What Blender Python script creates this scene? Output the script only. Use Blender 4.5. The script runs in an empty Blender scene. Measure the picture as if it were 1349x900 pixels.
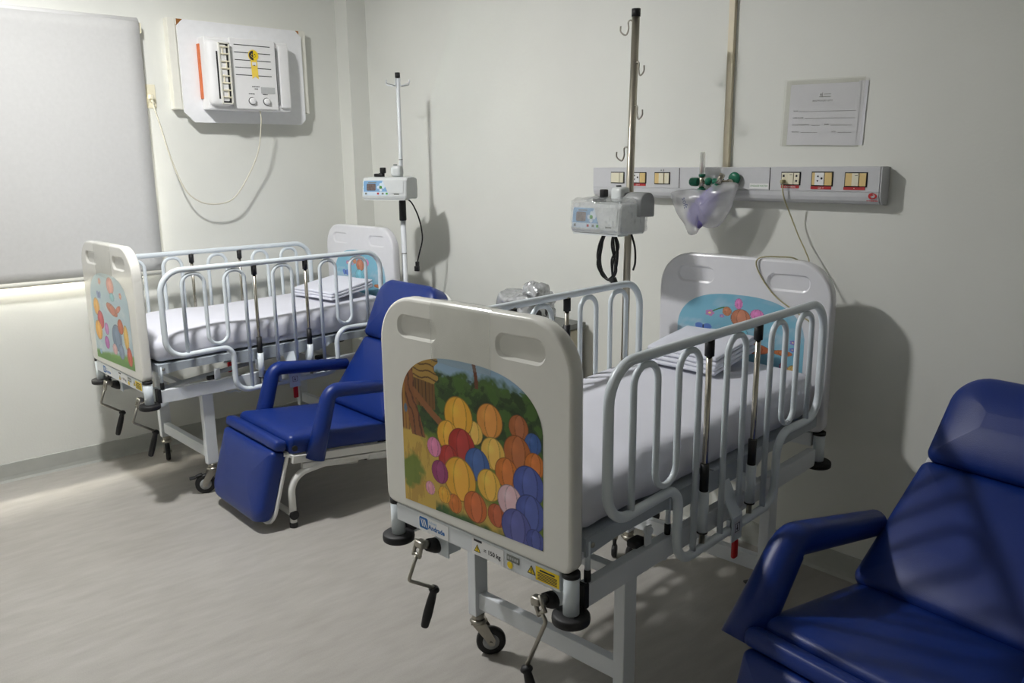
import bpy, bmesh, math, random
import numpy as np
from mathutils import Vector, Matrix, noise
from mathutils.geometry import tessellate_polygon

random.seed(7)
SC = bpy.context.scene
COL = SC.collection

# ------------------------------------------------------------------ camera
CAM_F, PITCH, ROLL, YAW, CAM_H = 1078.13, 0.21509, -0.01071, 0.84661, 1.6
_cy, _sy = math.cos(YAW), math.sin(YAW)
_F = Vector((-_sy * math.cos(PITCH), _cy * math.cos(PITCH), -math.sin(PITCH)))
_R = Vector((_cy, _sy, 0)); _U = _R.cross(_F)
_c, _s = math.cos(ROLL), math.sin(ROLL)
R2 = _c * _R + _s * _U; U2 = -_s * _R + _c * _U
cd = bpy.data.cameras.new('camera'); cam = bpy.data.objects.new('camera', cd); COL.objects.link(cam)
cd.sensor_width = 36; cd.sensor_fit = 'HORIZONTAL'; cd.lens = CAM_F / 1349 * 36
cd.clip_start = 0.05; cd.clip_end = 60
cam.matrix_world = Matrix(((R2.x, U2.x, -_F.x, 0), (R2.y, U2.y, -_F.y, 0), (R2.z, U2.z, -_F.z, CAM_H), (0, 0, 0, 1)))
SC.camera = cam

# ------------------------------------------------------------------ world, lamps, exposure
XL, YB, XR, YF, ZC = -4.759, 2.901, 2.1, -3.0, 3.15      # room shell
w = bpy.data.worlds.new('world'); SC.world = w; w.use_nodes = True
w.node_tree.nodes['Background'].inputs[0].default_value = (0.75, 0.85, 1.0, 1)
w.node_tree.nodes['Background'].inputs[1].default_value = 1.2
SC.view_settings.view_transform = 'Standard'; SC.view_settings.look = 'None'
SC.view_settings.gamma = 1.0; SC.view_settings.exposure = -0.33; SC.view_settings.use_curve_mapping = False

def area(name, loc, size, power, color, aim, size_y=None, shape='SQUARE', spread=None):
    l = bpy.data.lights.new(name, 'AREA'); l.energy = power; l.color = color; l.size = size; l.shape = shape
    if size_y: l.shape = 'RECTANGLE'; l.size_y = size_y
    if spread: l.spread = spread
    o = bpy.data.objects.new(name, l); COL.objects.link(o); o.location = loc
    o.rotation_euler = (Vector(aim) - Vector(loc)).to_track_quat('-Z', 'Y').to_euler()
    return o
# ceiling lamp over the space between the window and the beds
area('ceiling_lamp_light', (-3.25, 0.80, 3.02), 0.20, 92, (1.0, 0.993, 0.982), (-3.25, 0.80, 0), shape='DISK')
# broad fill light added under the ceiling to lift the shadows, no real fixture
area('rear_fill_light', (-2.3, -1.1, 3.10), 1.3, 11, (0.97, 0.985, 1.0), (-2.3, -1.1, 0))
# daylight behind the roller blind
area('window_daylight', (-5.25, 0.45, 2.0), 2.2, 2500, (1.0, 0.95, 0.84), (-4.76, 0.45, 1.78), size_y=1.2)

# ------------------------------------------------------------------ materials
def srgb(r, g, b):
    f = lambda c: c / 12.92 if c <= 0.04045 else ((c + 0.055) / 1.055) ** 2.4
    return (f(r / 255), f(g / 255), f(b / 255), 1)

def mat(name, col, rough=0.5, metal=0.0, var=0.04, nscale=30, bump=0.0, bscale=200, coat=0.0, spec=None, trans=None, alpha=None):
    m = bpy.data.materials.new(name); m.use_nodes = True
    nt = m.node_tree; b = nt.nodes['Principled BSDF']
    tc = nt.nodes.new('ShaderNodeTexCoord')
    n = nt.nodes.new('ShaderNodeTexNoise'); n.inputs['Scale'].default_value = nscale; n.inputs['Detail'].default_value = 4
    nt.links.new(tc.outputs['Object'], n.inputs['Vector'])
    r = nt.nodes.new('ShaderNodeValToRGB')
    c = srgb(*col)
    r.color_ramp.elements[0].position = 0.3; r.color_ramp.elements[1].position = 0.7
    r.color_ramp.elements[0].color = tuple(x * (1 - var) for x in c[:3]) + (1,)
    r.color_ramp.elements[1].color = tuple(min(1, x * (1 + var)) for x in c[:3]) + (1,)
    nt.links.new(n.outputs['Fac'], r.inputs['Fac']); nt.links.new(r.outputs['Color'], b.inputs['Base Color'])
    b.inputs['Roughness'].default_value = rough; b.inputs['Metallic'].default_value = metal
    if coat: b.inputs['Coat Weight'].default_value = coat; b.inputs['Coat Roughness'].default_value = 0.06
    if spec is not None: b.inputs['Specular IOR Level'].default_value = spec
    if trans: b.inputs['Transmission Weight'].default_value = trans
    if alpha is not None: b.inputs['Alpha'].default_value = alpha
    if bump:
        n2 = nt.nodes.new('ShaderNodeTexNoise'); n2.inputs['Scale'].default_value = bscale; n2.inputs['Detail'].default_value = 3
        nt.links.new(tc.outputs['Object'], n2.inputs['Vector'])
        bp = nt.nodes.new('ShaderNodeBump'); bp.inputs['Strength'].default_value = bump; bp.inputs['Distance'].default_value = 0.004
        nt.links.new(n2.outputs['Fac'], bp.inputs['Height']); nt.links.new(bp.outputs['Normal'], b.inputs['Normal'])
    return m

def attr_mat(name, rough=0.35):
    m = bpy.data.materials.new(name); m.use_nodes = True
    nt = m.node_tree; b = nt.nodes['Principled BSDF']
    a = nt.nodes.new('ShaderNodeAttribute'); a.attribute_name = 'print'
    nt.links.new(a.outputs['Color'], b.inputs['Base Color'])
    b.inputs['Roughness'].default_value = rough
    return m

def film_mat(name, col, opacity, rough=0.15, nscale=14, refl=0.12):
    """thin plastic film: partly transparent, partly milky, with a sheen"""
    m = bpy.data.materials.new(name); m.use_nodes = True
    nt = m.node_tree; nt.nodes.remove(nt.nodes['Principled BSDF'])
    out = nt.nodes['Material Output']
    tr = nt.nodes.new('ShaderNodeBsdfTransparent'); df = nt.nodes.new('ShaderNodeBsdfTranslucent'); d2 = nt.nodes.new('ShaderNodeBsdfDiffuse')
    gl = nt.nodes.new('ShaderNodeBsdfGlossy'); gl.inputs['Roughness'].default_value = rough
    for x in (df, d2): x.inputs['Color'].default_value = srgb(*col)
    mx0 = nt.nodes.new('ShaderNodeMixShader'); mx0.inputs[0].default_value = 0.45
    nt.links.new(d2.outputs[0], mx0.inputs[1]); nt.links.new(df.outputs[0], mx0.inputs[2])
    mx = nt.nodes.new('ShaderNodeMixShader'); nt.links.new(tr.outputs[0], mx.inputs[1]); nt.links.new(mx0.outputs[0], mx.inputs[2])
    tc = nt.nodes.new('ShaderNodeTexCoord'); n = nt.nodes.new('ShaderNodeTexNoise'); n.inputs['Scale'].default_value = nscale
    mr = nt.nodes.new('ShaderNodeMapRange'); mr.inputs['From Min'].default_value = 0.3; mr.inputs['From Max'].default_value = 0.7
    mr.inputs['To Min'].default_value = opacity * 0.75; mr.inputs['To Max'].default_value = min(1, opacity * 1.25)
    nt.links.new(tc.outputs['Object'], n.inputs['Vector']); nt.links.new(n.outputs['Fac'], mr.inputs['Value']); nt.links.new(mr.outputs[0], mx.inputs[0])
    mx2 = nt.nodes.new('ShaderNodeMixShader'); mx2.inputs[0].default_value = refl
    nt.links.new(mx.outputs[0], mx2.inputs[1]); nt.links.new(gl.outputs[0], mx2.inputs[2])
    nt.links.new(mx2.outputs[0], out.inputs['Surface'])
    return m

M = dict(
    wall=mat('wall_paint', (226, 227, 221), 0.6, var=0.02, nscale=3, bump=0.10, bscale=90),
    ceil=mat('ceiling_paint', (218, 218, 214), 0.8, var=0.02),
    base=mat('skirting_vinyl', (176, 178, 172), 0.5, var=0.05, nscale=12),
    blind=mat('blind_fabric', (203, 203, 202), 0.85, var=0.02, nscale=60, bump=0.08, bscale=500),
    plastic=mat('white_abs', (232, 231, 224), 0.25, var=0.01, coat=0.5),
    head=mat('headboard_abs', (222, 222, 226), 0.28, var=0.01, coat=0.4),
    steel_w=mat('white_powder_coat', (220, 228, 233), 0.32, var=0.02, nscale=8),
    frame_w=mat('white_painted_steel', (224, 228, 232), 0.4, var=0.03, nscale=6),
    plat=mat('grey_platform_sheet', (176, 184, 190), 0.4, var=0.03),
    black=mat('black_rubber', (22, 22, 24), 0.55, var=0.1, bump=0.05),
    blackgl=mat('black_plastic', (16, 16, 18), 0.3, var=0.05),
    chrome=mat('chromed_tube', (190, 184, 172), 0.18, metal=1.0, var=0.03),
    zinc=mat('zinc_plated_steel', (170, 166, 156), 0.35, metal=1.0, var=0.1),
    pole=mat('worn_chrome_pole', (184, 178, 164), 0.28, metal=0.9, var=0.1, nscale=9),
    sheet=mat('cotton_sheet', (214, 215, 224), 0.85, var=0.015, nscale=7, bump=0.05, bscale=600),
    linen=mat('folded_linen', (216, 218, 228), 0.85, var=0.02, bump=0.05, bscale=500),
    blue=mat('blue_vinyl', (14, 44, 118), 0.38, var=0.06, nscale=5, bump=0.12, bscale=420, spec=0.45),
    wframe=mat('white_chair_enamel', (226, 226, 222), 0.3, var=0.02),
    red=mat('red_plastic', (196, 20, 28), 0.35, var=0.03),
    redlab=mat('red_label', (186, 44, 48), 0.5, var=0.05),
    cream=mat('cream_plastic', (232, 226, 202), 0.4, var=0.02),
    tan=mat('aged_tan_plastic', (224, 196, 134), 0.45, var=0.04),
    alu=mat('console_paint', (204, 205, 208), 0.4, var=0.015),
    dark=mat('dark_gap', (30, 30, 30), 0.8, var=0.0),
    grey=mat('grey_plastic', (150, 152, 152), 0.4, var=0.03),
    pumpw=mat('pump_housing', (208, 212, 212), 0.3, var=0.02),
    pumpb=mat('pump_blue_panel', (126, 168, 206), 0.3, var=0.06),
    pumpl=mat('pump_pale_panel', (206, 220, 232), 0.3, var=0.03),
    screen=mat('pump_screen', (112, 100, 98), 0.2, var=0.25, nscale=90),
    green=mat('green_button', (92, 170, 70), 0.4, var=0.05),
    teal=mat('oxygen_green', (14, 104, 78), 0.35, var=0.08),
    clear=film_mat('clear_acrylic', (235, 235, 230), 0.45, 0.08),
    film=film_mat('clear_film', (226, 228, 218), 0.16, 0.12, refl=0.10),
    sleeve=film_mat('plastic_sleeve', (222, 222, 206), 0.16, 0.2, 3, refl=0.05),
    wrap=film_mat('crumpled_wrap', (226, 230, 234), 0.15, 0.06, 60, refl=0.24),
    bag=film_mat('milky_bag', (228, 228, 230), 0.46, 0.25, 4, refl=0.06),
    foil=mat('crumpled_foil_bag', (196, 198, 200), 0.18, metal=0.55, var=0.2, nscale=40),
    purple=mat('lilac_mask', (122, 112, 176), 0.4, var=0.08),
    paper=mat('white_paper', (224, 224, 230), 0.8, var=0.01),
    ink=mat('black_ink', (45, 45, 50), 0.7, var=0.0),
    bluei=mat('blue_ink', (30, 104, 172), 0.5, var=0.02),
    blued=mat('navy_ink', (30, 44, 96), 0.5, var=0.02),
    greeni=mat('green_ink', (76, 140, 66), 0.6, var=0.02),
    white=mat('white_vinyl', (238, 238, 238), 0.5, var=0.01),
    yellow=mat('warning_yellow', (244, 212, 32), 0.5, var=0.02),
    ylight=mat('ribbon_yellow', (250, 218, 90), 0.5, var=0.03),
    lightgrey=mat('silver_label', (190, 192, 192), 0.4, var=0.04),
    midgrey=mat('grey_print', (122, 126, 120), 0.5, var=0.1, nscale=200),
    orange=mat('orange_foam', (206, 112, 66), 0.7, var=0.08),
    wood=mat('raw_wood', (150, 98, 44), 0.7, var=0.2, nscale=20),
    board=mat('white_board', (240, 241, 243), 0.5, var=0.02),
    creamp=mat('cream_painted_wood', (231, 230, 220), 0.5, var=0.02),
    conduit=mat('conduit_cream', (226, 216, 190), 0.5, var=0.03),
    cordw=mat('white_cord', (210, 206, 190), 0.5, var=0.03),
    cordt=mat('tan_cord', (176, 168, 130), 0.5, var=0.05),
    cab=mat('beige_cabinet', (208, 200, 176), 0.45, var=0.02),
    steel=mat('brushed_steel', (120, 122, 118), 0.35, metal=0.8, var=0.1),
    glass=film_mat('window_glass', (235, 240, 245), 0.05, 0.03, refl=0.08),
    print=attr_mat('printed_picture'),
)

# floor: pale speckled vinyl with faint brushed streaks
def floor_mat():
    m = bpy.data.materials.new('floor_vinyl'); m.use_nodes = True
    nt = m.node_tree; b = nt.nodes['Principled BSDF']; L = nt.links.new
    tc = nt.nodes.new('ShaderNodeTexCoord')
    def noise_n(scale, vec_scale, rot=0.0, det=5):
        mp = nt.nodes.new('ShaderNodeMapping'); mp.inputs['Scale'].default_value = vec_scale; mp.inputs['Rotation'].default_value = (0, 0, rot)
        n = nt.nodes.new('ShaderNodeTexNoise'); n.inputs['Scale'].default_value = scale; n.inputs['Detail'].default_value = det
        L(tc.outputs['Object'], mp.inputs['Vector']); L(mp.outputs[0], n.inputs['Vector']); return n
    a = noise_n(26, (1, 0.25, 1), 0.4); c = noise_n(1.1, (1, 1, 1)); d = noise_n(240, (1, 1, 1), 0, 2)
    r1 = nt.nodes.new('ShaderNodeValToRGB'); r1.color_ramp.elements[0].position = 0.3; r1.color_ramp.elements[1].position = 0.7
    r1.color_ramp.elements[0].color = srgb(162, 159, 153); r1.color_ramp.elements[1].color = srgb(174, 171, 166)
    L(a.outputs['Fac'], r1.inputs['Fac'])
    r2 = nt.nodes.new('ShaderNodeValToRGB'); r2.color_ramp.elements[0].position = 0.35; r2.color_ramp.elements[1].position = 0.7
    r2.color_ramp.elements[0].color = (0.93, 0.92, 0.905, 1); r2.color_ramp.elements[1].color = (1, 1, 1, 1)
    L(c.outputs['Fac'], r2.inputs['Fac'])
    r3 = nt.nodes.new('ShaderNodeValToRGB'); r3.color_ramp.elements[0].position = 0.3; r3.color_ramp.elements[1].position = 0.6
    r3.color_ramp.elements[0].color = (0.92, 0.92, 0.92, 1); r3.color_ramp.elements[1].color = (1, 1, 1, 1)
    L(d.outputs['Fac'], r3.inputs['Fac'])
    x1 = nt.nodes.new('ShaderNodeMixRGB'); x1.blend_type = 'MULTIPLY'; x1.inputs[0].default_value = 1
    x2 = nt.nodes.new('ShaderNodeMixRGB'); x2.blend_type = 'MULTIPLY'; x2.inputs[0].default_value = 1
    L(r1.outputs[0], x1.inputs[1]); L(r2.outputs[0], x1.inputs[2]); L(x1.outputs[0], x2.inputs[1]); L(r3.outputs[0], x2.inputs[2])
    L(x2.outputs[0], b.inputs['Base Color']); b.inputs['Roughness'].default_value = 0.42
    bp = nt.nodes.new('ShaderNodeBump'); bp.inputs['Strength'].default_value = 0.06; bp.inputs['Distance'].default_value = 0.002
    L(d.outputs['Fac'], bp.inputs['Height']); L(bp.outputs[0], b.inputs['Normal'])
    return m
M['floor'] = floor_mat()

# ------------------------------------------------------------------ mesh builder
def V(*a): return Vector(a)

def fillet(pts, r, n=6):
    """round the corners of a polyline; r may be a list"""
    pts = [Vector(p) for p in pts]; out = [pts[0]]
    for i in range(1, len(pts) - 1):
        rr = r[i] if isinstance(r, (list, tuple)) else r
        a, b, c = pts[i - 1], pts[i], pts[i + 1]
        d1 = (a - b); d2 = (c - b); l1, l2 = d1.length, d2.length; d1.normalize(); d2.normalize()
        ang = d1.angle(d2)
        if ang > 3.1 or rr <= 0: out.append(b); continue
        t = min(rr / math.tan(ang / 2), l1 * 0.499, l2 * 0.499); re = t * math.tan(ang / 2)
        bis = (d1 + d2).normalized(); ctr = b + bis * (re / math.sin(ang / 2))
        p0 = b + d1 * t; p1 = b + d2 * t
        u = (p0 - ctr).normalized(); w_ = (p1 - ctr); w_ = (w_ - u * w_.dot(u)).normalized()
        sw = math.pi - ang
        for k in range(n + 1):
            th = sw * k / n; out.append(ctr + (u * math.cos(th) + w_ * math.sin(th)) * re)
    out.append(pts[-1]); return out

def spline(pts, n=8):
    pts = [Vector(p) for p in pts]; P = [pts[0] * 2 - pts[1]] + pts + [pts[-1] * 2 - pts[-2]]; out = []
    for i in range(1, len(P) - 2):
        for k in range(n):
            t = k / n; a, b, c, d = P[i - 1], P[i], P[i + 1], P[i + 2]
            out.append(0.5 * ((2 * b) + (c - a) * t + (2 * a - 5 * b + 4 * c - d) * t * t + (-a + 3 * b - 3 * c + d) * t ** 3))
    out.append(pts[-1]); return out

def rr_loop(x0, x1, z0, z1, rt, rb, n=10, inset=0.0):
    """rounded rectangle in (x,z), top corner radius rt, bottom rb; constant number of points"""
    x0 += inset; x1 -= inset; z0 += inset; z1 -= inset
    rt = max(rt - inset, 0.0015); rb = max(rb - inset, 0.0015); out = []
    for cx, cz, r, a0 in ((x1 - rb, z0 + rb, rb, -90), (x1 - rt, z1 - rt, rt, 0), (x0 + rt, z1 - rt, rt, 90), (x0 + rb, z0 + rb, rb, 180)):
        for k in range(n + 1):
            a = math.radians(a0 + 90 * k / n); out.append((cx + r * math.cos(a), cz + r * math.sin(a)))
    return out

class MB:
    def __init__(s): s.v = []; s.f = []; s.m = []; s.s = []
    def add(s, vs, fs, mi=0, smooth=False, T=None):
        o = len(s.v)
        s.v += [tuple(T @ Vector(p)) if T is not None else tuple(p) for p in vs]
        for f in fs: s.f.append([i + o for i in f]); s.m.append(mi); s.s.append(smooth)
        return s
    def box(s, c, d, mi=0, bev=0.0, T=None, rot=None):
        x, y, z = (q / 2 for q in d); L = Matrix.Translation(c)
        if rot is not None: L = L @ rot.to_4x4()
        if T is not None: L = T @ L
        if bev:
            bm = bmesh.new(); bmesh.ops.create_cube(bm, size=1.0)
            for v in bm.verts: v.co = Vector((v.co.x * d[0], v.co.y * d[1], v.co.z * d[2]))
            bmesh.ops.bevel(bm, geom=bm.edges[:], offset=bev, segments=2, affect='EDGES', profile=0.6)
            bm.verts.index_update()
            s.add([v.co.copy() for v in bm.verts], [[v.index for v in f.verts] for f in bm.faces], mi, False, L); bm.free()
        else:
            vs = [(i, j, k) for i in (-x, x) for j in (-y, y) for k in (-z, z)]
            s.add(vs, [(0, 1, 3, 2), (4, 6, 7, 5), (0, 4, 5, 1), (2, 3, 7, 6), (0, 2, 6, 4), (1, 5, 7, 3)], mi, False, L)
        return s
    def tube(s, pts, r, mi=0, seg=12, caps=True, closed=False, T=None, flat=None):
        pts = [Vector(p) for p in pts]; n = len(pts)
        if n < 2: return s
        rs = r if isinstance(r, (list, tuple)) else [r] * n
        tan = []
        for i in range(n):
            if closed: t = pts[(i + 1) % n] - pts[i - 1]
            else: t = pts[min(i + 1, n - 1)] - pts[max(i - 1, 0)]
            tan.append(t.normalized())
        up = Vector((0, 0, 1)) if abs(tan[0].z) < 0.9 else Vector((1, 0, 0))
        nv = (up - tan[0] * up.dot(tan[0])).normalized(); vs = []; fs = []
        for i in range(n):
            nv = (nv - tan[i] * nv.dot(tan[i])).normalized(); bv = tan[i].cross(nv)
            for k in range(seg):
                a = 2 * math.pi * k / seg; vs.append(pts[i] + (nv * math.cos(a) + bv * math.sin(a)) * rs[i])
        for i in range(n if closed else n - 1):
            for k in range(seg):
                j = (i + 1) % n; fs.append((i * seg + k, i * seg + (k + 1) % seg, j * seg + (k + 1) % seg, j * seg + k))
        s.add(vs, fs, mi, True, T)
        if caps and not closed:
            s.add(vs[:seg][::-1], [list(range(seg))], mi, False, T); s.add(vs[-seg:], [list(range(seg))], mi, False, T)
        return s
    def cyl(s, a, b, r, mi=0, seg=20, T=None): return s.tube([a, b], r, mi, seg, True, False, T)
    def lathe(s, prof, mi=0, seg=24, T=None, smooth=True):
        """profile (r,z) turned about z"""
        vs = []; fs = []
        for r, z in prof:
            for k in range(seg):
                a = 2 * math.pi * k / seg; vs.append((r * math.cos(a), r * math.sin(a), z))
        for i in range(len(prof) - 1):
            for k in range(seg): fs.append((i * seg + k, i * seg + (k + 1) % seg, (i + 1) * seg + (k + 1) % seg, (i + 1) * seg + k))
        s.add(vs, fs, mi, smooth, T)
        if prof[0][0] > 1e-4: s.add(vs[:seg][::-1], [list(range(seg))], mi, False, T)
        if prof[-1][0] > 1e-4: s.add(vs[-seg:], [list(range(seg))], mi, False, T)
        return s
    def slab(s, loopf, layers, T=None, mi=0, smooth=True, holes=None, hole_mi=None):
        """stack of loops: loopf(inset)->[(u,v)], layers [(inset,w)], caps at both ends; local (u,w,v) -> T"""
        n = len(loopf(0)); vs = []; fs = []
        for ins, wv in layers:
            vs += [(u, wv, v) for u, v in loopf(ins)]
        for i in range(len(layers) - 1):
            for k in range(n): fs.append((i * n + k, i * n + (k + 1) % n, (i + 1) * n + (k + 1) % n, (i + 1) * n + k))
        s.add(vs, fs, mi, smooth, T)
        s.add(vs[-n:], [list(range(n))], mi, False, T)
        if holes:
            loops = [[Vector((u, v, 0)) for u, v in loopf(layers[0][0])]] + [[Vector((u, v, 0)) for u, v in h[0]] for h in holes]
            tri = tessellate_polygon(loops); flat = [p for l in loops for p in l]
            s.add([(p.x, layers[0][1], p.y) for p in flat], [t for t in tri], mi, False, T)
            for outer, inner, depth in holes:
                w0 = layers[0][1]; k_ = len(outer)
                hv = [(u, w0, v) for u, v in outer] + [(u, w0 + depth, v) for u, v in inner]
                s.add(hv, [(i, (i + 1) % k_, k_ + (i + 1) % k_, k_ + i) for i in range(k_)], mi, True, T)
                s.add(hv[k_:], [list(range(k_))], mi, False, T)
        else: s.add(vs[:n][::-1], [list(range(n))], mi, False, T)
        return s
    def rbox(s, size, r, n=(8, 8, 4), T=None, mi=0, disp=None):
        """rounded box from gridded faces; disp(p)->offset vector"""
        h = Vector(size) / 2; vs = {}; fs = []; L = []
        def put(p):
            c = Vector([max(-h[i] + r, min(h[i] - r, p[i])) for i in range(3)]); d = p - c
            q = c + (d.normalized() * r if d.length > 1e-9 else d)
            key = tuple(round(x, 5) for x in p)
            if key not in vs: vs[key] = len(L); L.append(q + (disp(q) if disp else Vector()))
            return vs[key]
        def grid(i, cnt):   # denser near the ends
            hh = h[i]; a = [-hh, -hh + r * 0.35, -hh + r]
            m_ = max(cnt, 1); a += [(-hh + r) + (2 * hh - 2 * r) * k / m_ for k in range(1, m_)]
            return a + [hh - r, hh - r * 0.35, hh]
        G = [grid(i, n[i]) for i in range(3)]
        for ax in range(3):
            u, v = [(1, 2), (2, 0), (0, 1)][ax]
            for sg in (-1, 1):
                for a in range(len(G[u]) - 1):
                    for b in range(len(G[v]) - 1):
                        q = []
                        for da, db in ((0, 0), (1, 0), (1, 1), (0, 1)):
                            p = Vector((0, 0, 0)); p[ax] = sg * h[ax]; p[u] = G[u][a + da]; p[v] = G[v][b + db]; q.append(put(p))
                        fs.append(q if sg > 0 else q[::-1])
        return s.add(L, fs, mi, True, T)
    def text(s, body, size, T, mi=0, align='LEFT', ext=0.0, bold=0.0):
        cu = bpy.data.curves.new('tmp', 'FONT'); cu.body = body; cu.size = size; cu.align_x = align; cu.extrude = ext; cu.offset = bold; cu.resolution_u = 2
        o = bpy.data.objects.new('tmp', cu); COL.objects.link(o)
        dg = bpy.context.evaluated_depsgraph_get(); me = bpy.data.meshes.new_from_object(o.evaluated_get(dg))
        s.add([v.co.copy() for v in me.vertices], [list(p.vertices) for p in me.polygons], mi, False, T)
        bpy.data.objects.remove(o); bpy.data.curves.remove(cu); bpy.data.meshes.remove(me)
        return s
    def build(s, name, mats, parent=None, world=False, norm=True, label=None):
        if not isinstance(mats, (list, tuple)): mats = [mats]
        off = Vector((0, 0, 0))
        if world and parent is not None:
            r = parent
            while r is not None: off += r.location; r = r.parent
        if parent is None and s.v:
            a = np.array(s.v); off = Vector(((a[:, 0].min() + a[:, 0].max()) / 2, (a[:, 1].min() + a[:, 1].max()) / 2, a[:, 2].min()))
        me = bpy.data.meshes.new(name)
        me.from_pydata([tuple(Vector(p) - off) for p in s.v], [], s.f)
        for m in mats: me.materials.append(m)
        me.polygons.foreach_set('material_index', s.m); me.polygons.foreach_set('use_smooth', s.s)
        if norm:
            bm = bmesh.new(); bm.from_mesh(me)
            bmesh.ops.remove_doubles(bm, verts=bm.verts[:], dist=1e-6)
            bmesh.ops.recalc_face_normals(bm, faces=bm.faces[:]); bm.to_mesh(me); bm.free()
        o = bpy.data.objects.new(name, me); COL.objects.link(o)
        if parent is None: o.location = off
        else: o.parent = parent
        if label: o['label'] = label
        return o

def tag(o, label, cat, group=None):
    o['label'] = label; o['category'] = cat
    if group: o['group'] = group
    return o
def thing(name, label, cat, loc=(0, 0, 0), rz=0.0, group=None):
    o = bpy.data.objects.new(name, None); COL.objects.link(o); o.location = loc; o.rotation_euler = (0, 0, rz); o.empty_display_size = 0.1
    return tag(o, label, cat, group)
def struct(name, mb, m, label=None, parent=None):
    o = mb.build(name, m, parent); o['kind'] = 'structure'
    if label: o['label'] = label
    return o
def Tm(loc, rz=0.0, rx=0.0, ry=0.0):
    return Matrix.Translation(loc) @ Matrix.Rotation(rz, 4, 'Z') @ Matrix.Rotation(rx, 4, 'X') @ Matrix.Rotation(ry, 4, 'Y')
T_FRONT = Matrix.Rotation(math.pi / 2, 4, 'X')           # text lying in XZ, facing -Y
T_EAST = Matrix.Rotation(math.pi / 2, 4, 'Z') @ T_FRONT   # text in YZ, facing +X
def nz(p, s=1.0): return noise.noise(Vector(p) * s)

# ------------------------------------------------------------------ room shell
FZ = -0.0
struct('floor', MB().box(((XL + XR) / 2, (YF + YB) / 2, -0.05), (XR - XL + 0.4, YB - YF + 0.4, 0.1)), M['floor'], 'pale speckled vinyl floor')
struct('ceiling', MB().box(((XL + XR) / 2, (YF + YB) / 2, ZC + 0.05), (XR - XL + 0.4, YB - YF + 0.4, 0.1)), M['ceil'])
struct('wall_back', MB().box(((XL + XR) / 2, YB + 0.1, ZC / 2), (XR - XL + 0.4, 0.2, ZC)), M['wall'], 'cream wall behind the bed heads')
struct('wall_right', MB().box((XR + 0.1, (YF + YB) / 2, ZC / 2), (0.2, YB - YF, ZC)), M['wall'])
struct('wall_front', MB().box(((XL + XR) / 2, YF - 0.1, ZC / 2), (XR - XL + 0.4, 0.2, ZC)), M['wall'])
# left wall with a window opening
WY0, WY1, WZ0, WZ1 = -0.60, 1.37, 1.10, 1.98
wl = MB(); xw = XL - 0.1
wl.box((xw, (YF + WY0) / 2, ZC / 2), (0.2, WY0 - YF, ZC)); wl.box((xw, (WY1 + YB) / 2, ZC / 2), (0.2, YB - WY1, ZC))
wl.box((xw, (WY0 + WY1) / 2, WZ0 / 2), (0.2, WY1 - WY0, WZ0)); wl.box((xw, (WY0 + WY1) / 2, (WZ1 + ZC) / 2), (0.2, WY1 - WY0, ZC - WZ1))
struct('wall_left', wl, M['wall'], 'cream wall with the blind and the air conditioner')
# corner column
struct('wall_corner', MB().box(((XL - 4.618) / 2, (2.769 + YB) / 2, ZC / 2), (-4.618 - XL, YB - 2.769, ZC)), M['wall'], 'square column in the corner')
# window in the opening
wf = MB(); xf = XL - 0.14
for yy in (WY0 + 0.025, (WY0 + WY1) / 2, WY1 - 0.025): wf.box((xf, yy, (WZ0 + WZ1) / 2), (0.05, 0.05, WZ1 - WZ0))
for zz in (WZ0 + 0.025, WZ1 - 0.025): wf.box((xf, (WY0 + WY1) / 2, zz), (0.048, WY1 - WY0, 0.05))
win = struct('window_1', wf, M['frame_w'], 'window behind the roller blind')
for a, b in ((WY0 + 0.05, (WY0 + WY1) / 2 - 0.025), ((WY0 + WY1) / 2 + 0.025, WY1 - 0.05)):
    pm = MB().box((xf, (a + b) / 2, (WZ0 + WZ1) / 2), (0.006, b - a, WZ1 - WZ0 - 0.1))
    pm.v = [tuple(Vector(p) - win.location) for p in pm.v]; pm.build('pane', M['glass'], win)
# baseboards (thin vinyl skirting, 10 cm)
def skirt(name, a, b, nrm, ex=0.0):
    a, b, nrm = Vector(a), Vector(b), Vector(nrm); prof = [(0.0, 0.0), (0.012, 0.0), (0.006, 0.012), (0.004, 0.03), (0.004, 0.098), (0.0, 0.101)]
    vs = []; n = len(prof)
    for p in (a, b): vs += [p + nrm * d + V(0, 0, z) for d, z in prof]
    fs = [(i, (i + 1) % n, n + (i + 1) % n, n + i) for i in range(n)] + [list(range(n))[::-1], list(range(n, 2 * n))]
    struct(name, MB().add(vs, fs), M['base'], 'grey vinyl skirting')
skirt('baseboard_left', (XL, YF, 0), (XL, 2.769, 0), (1, 0, 0))
skirt('baseboard_back', (-4.618, YB, 0), (XR, YB, 0), (0, -1, 0))
# cable conduit on the back wall above the console
struct('trim_1', MB().box((-1.952, YB - 0.009, (1.573 + ZC) / 2), (0.026, 0.018, ZC - 1.573), bev=0.002), M['conduit'], 'cream cable conduit running up the wall')
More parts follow.
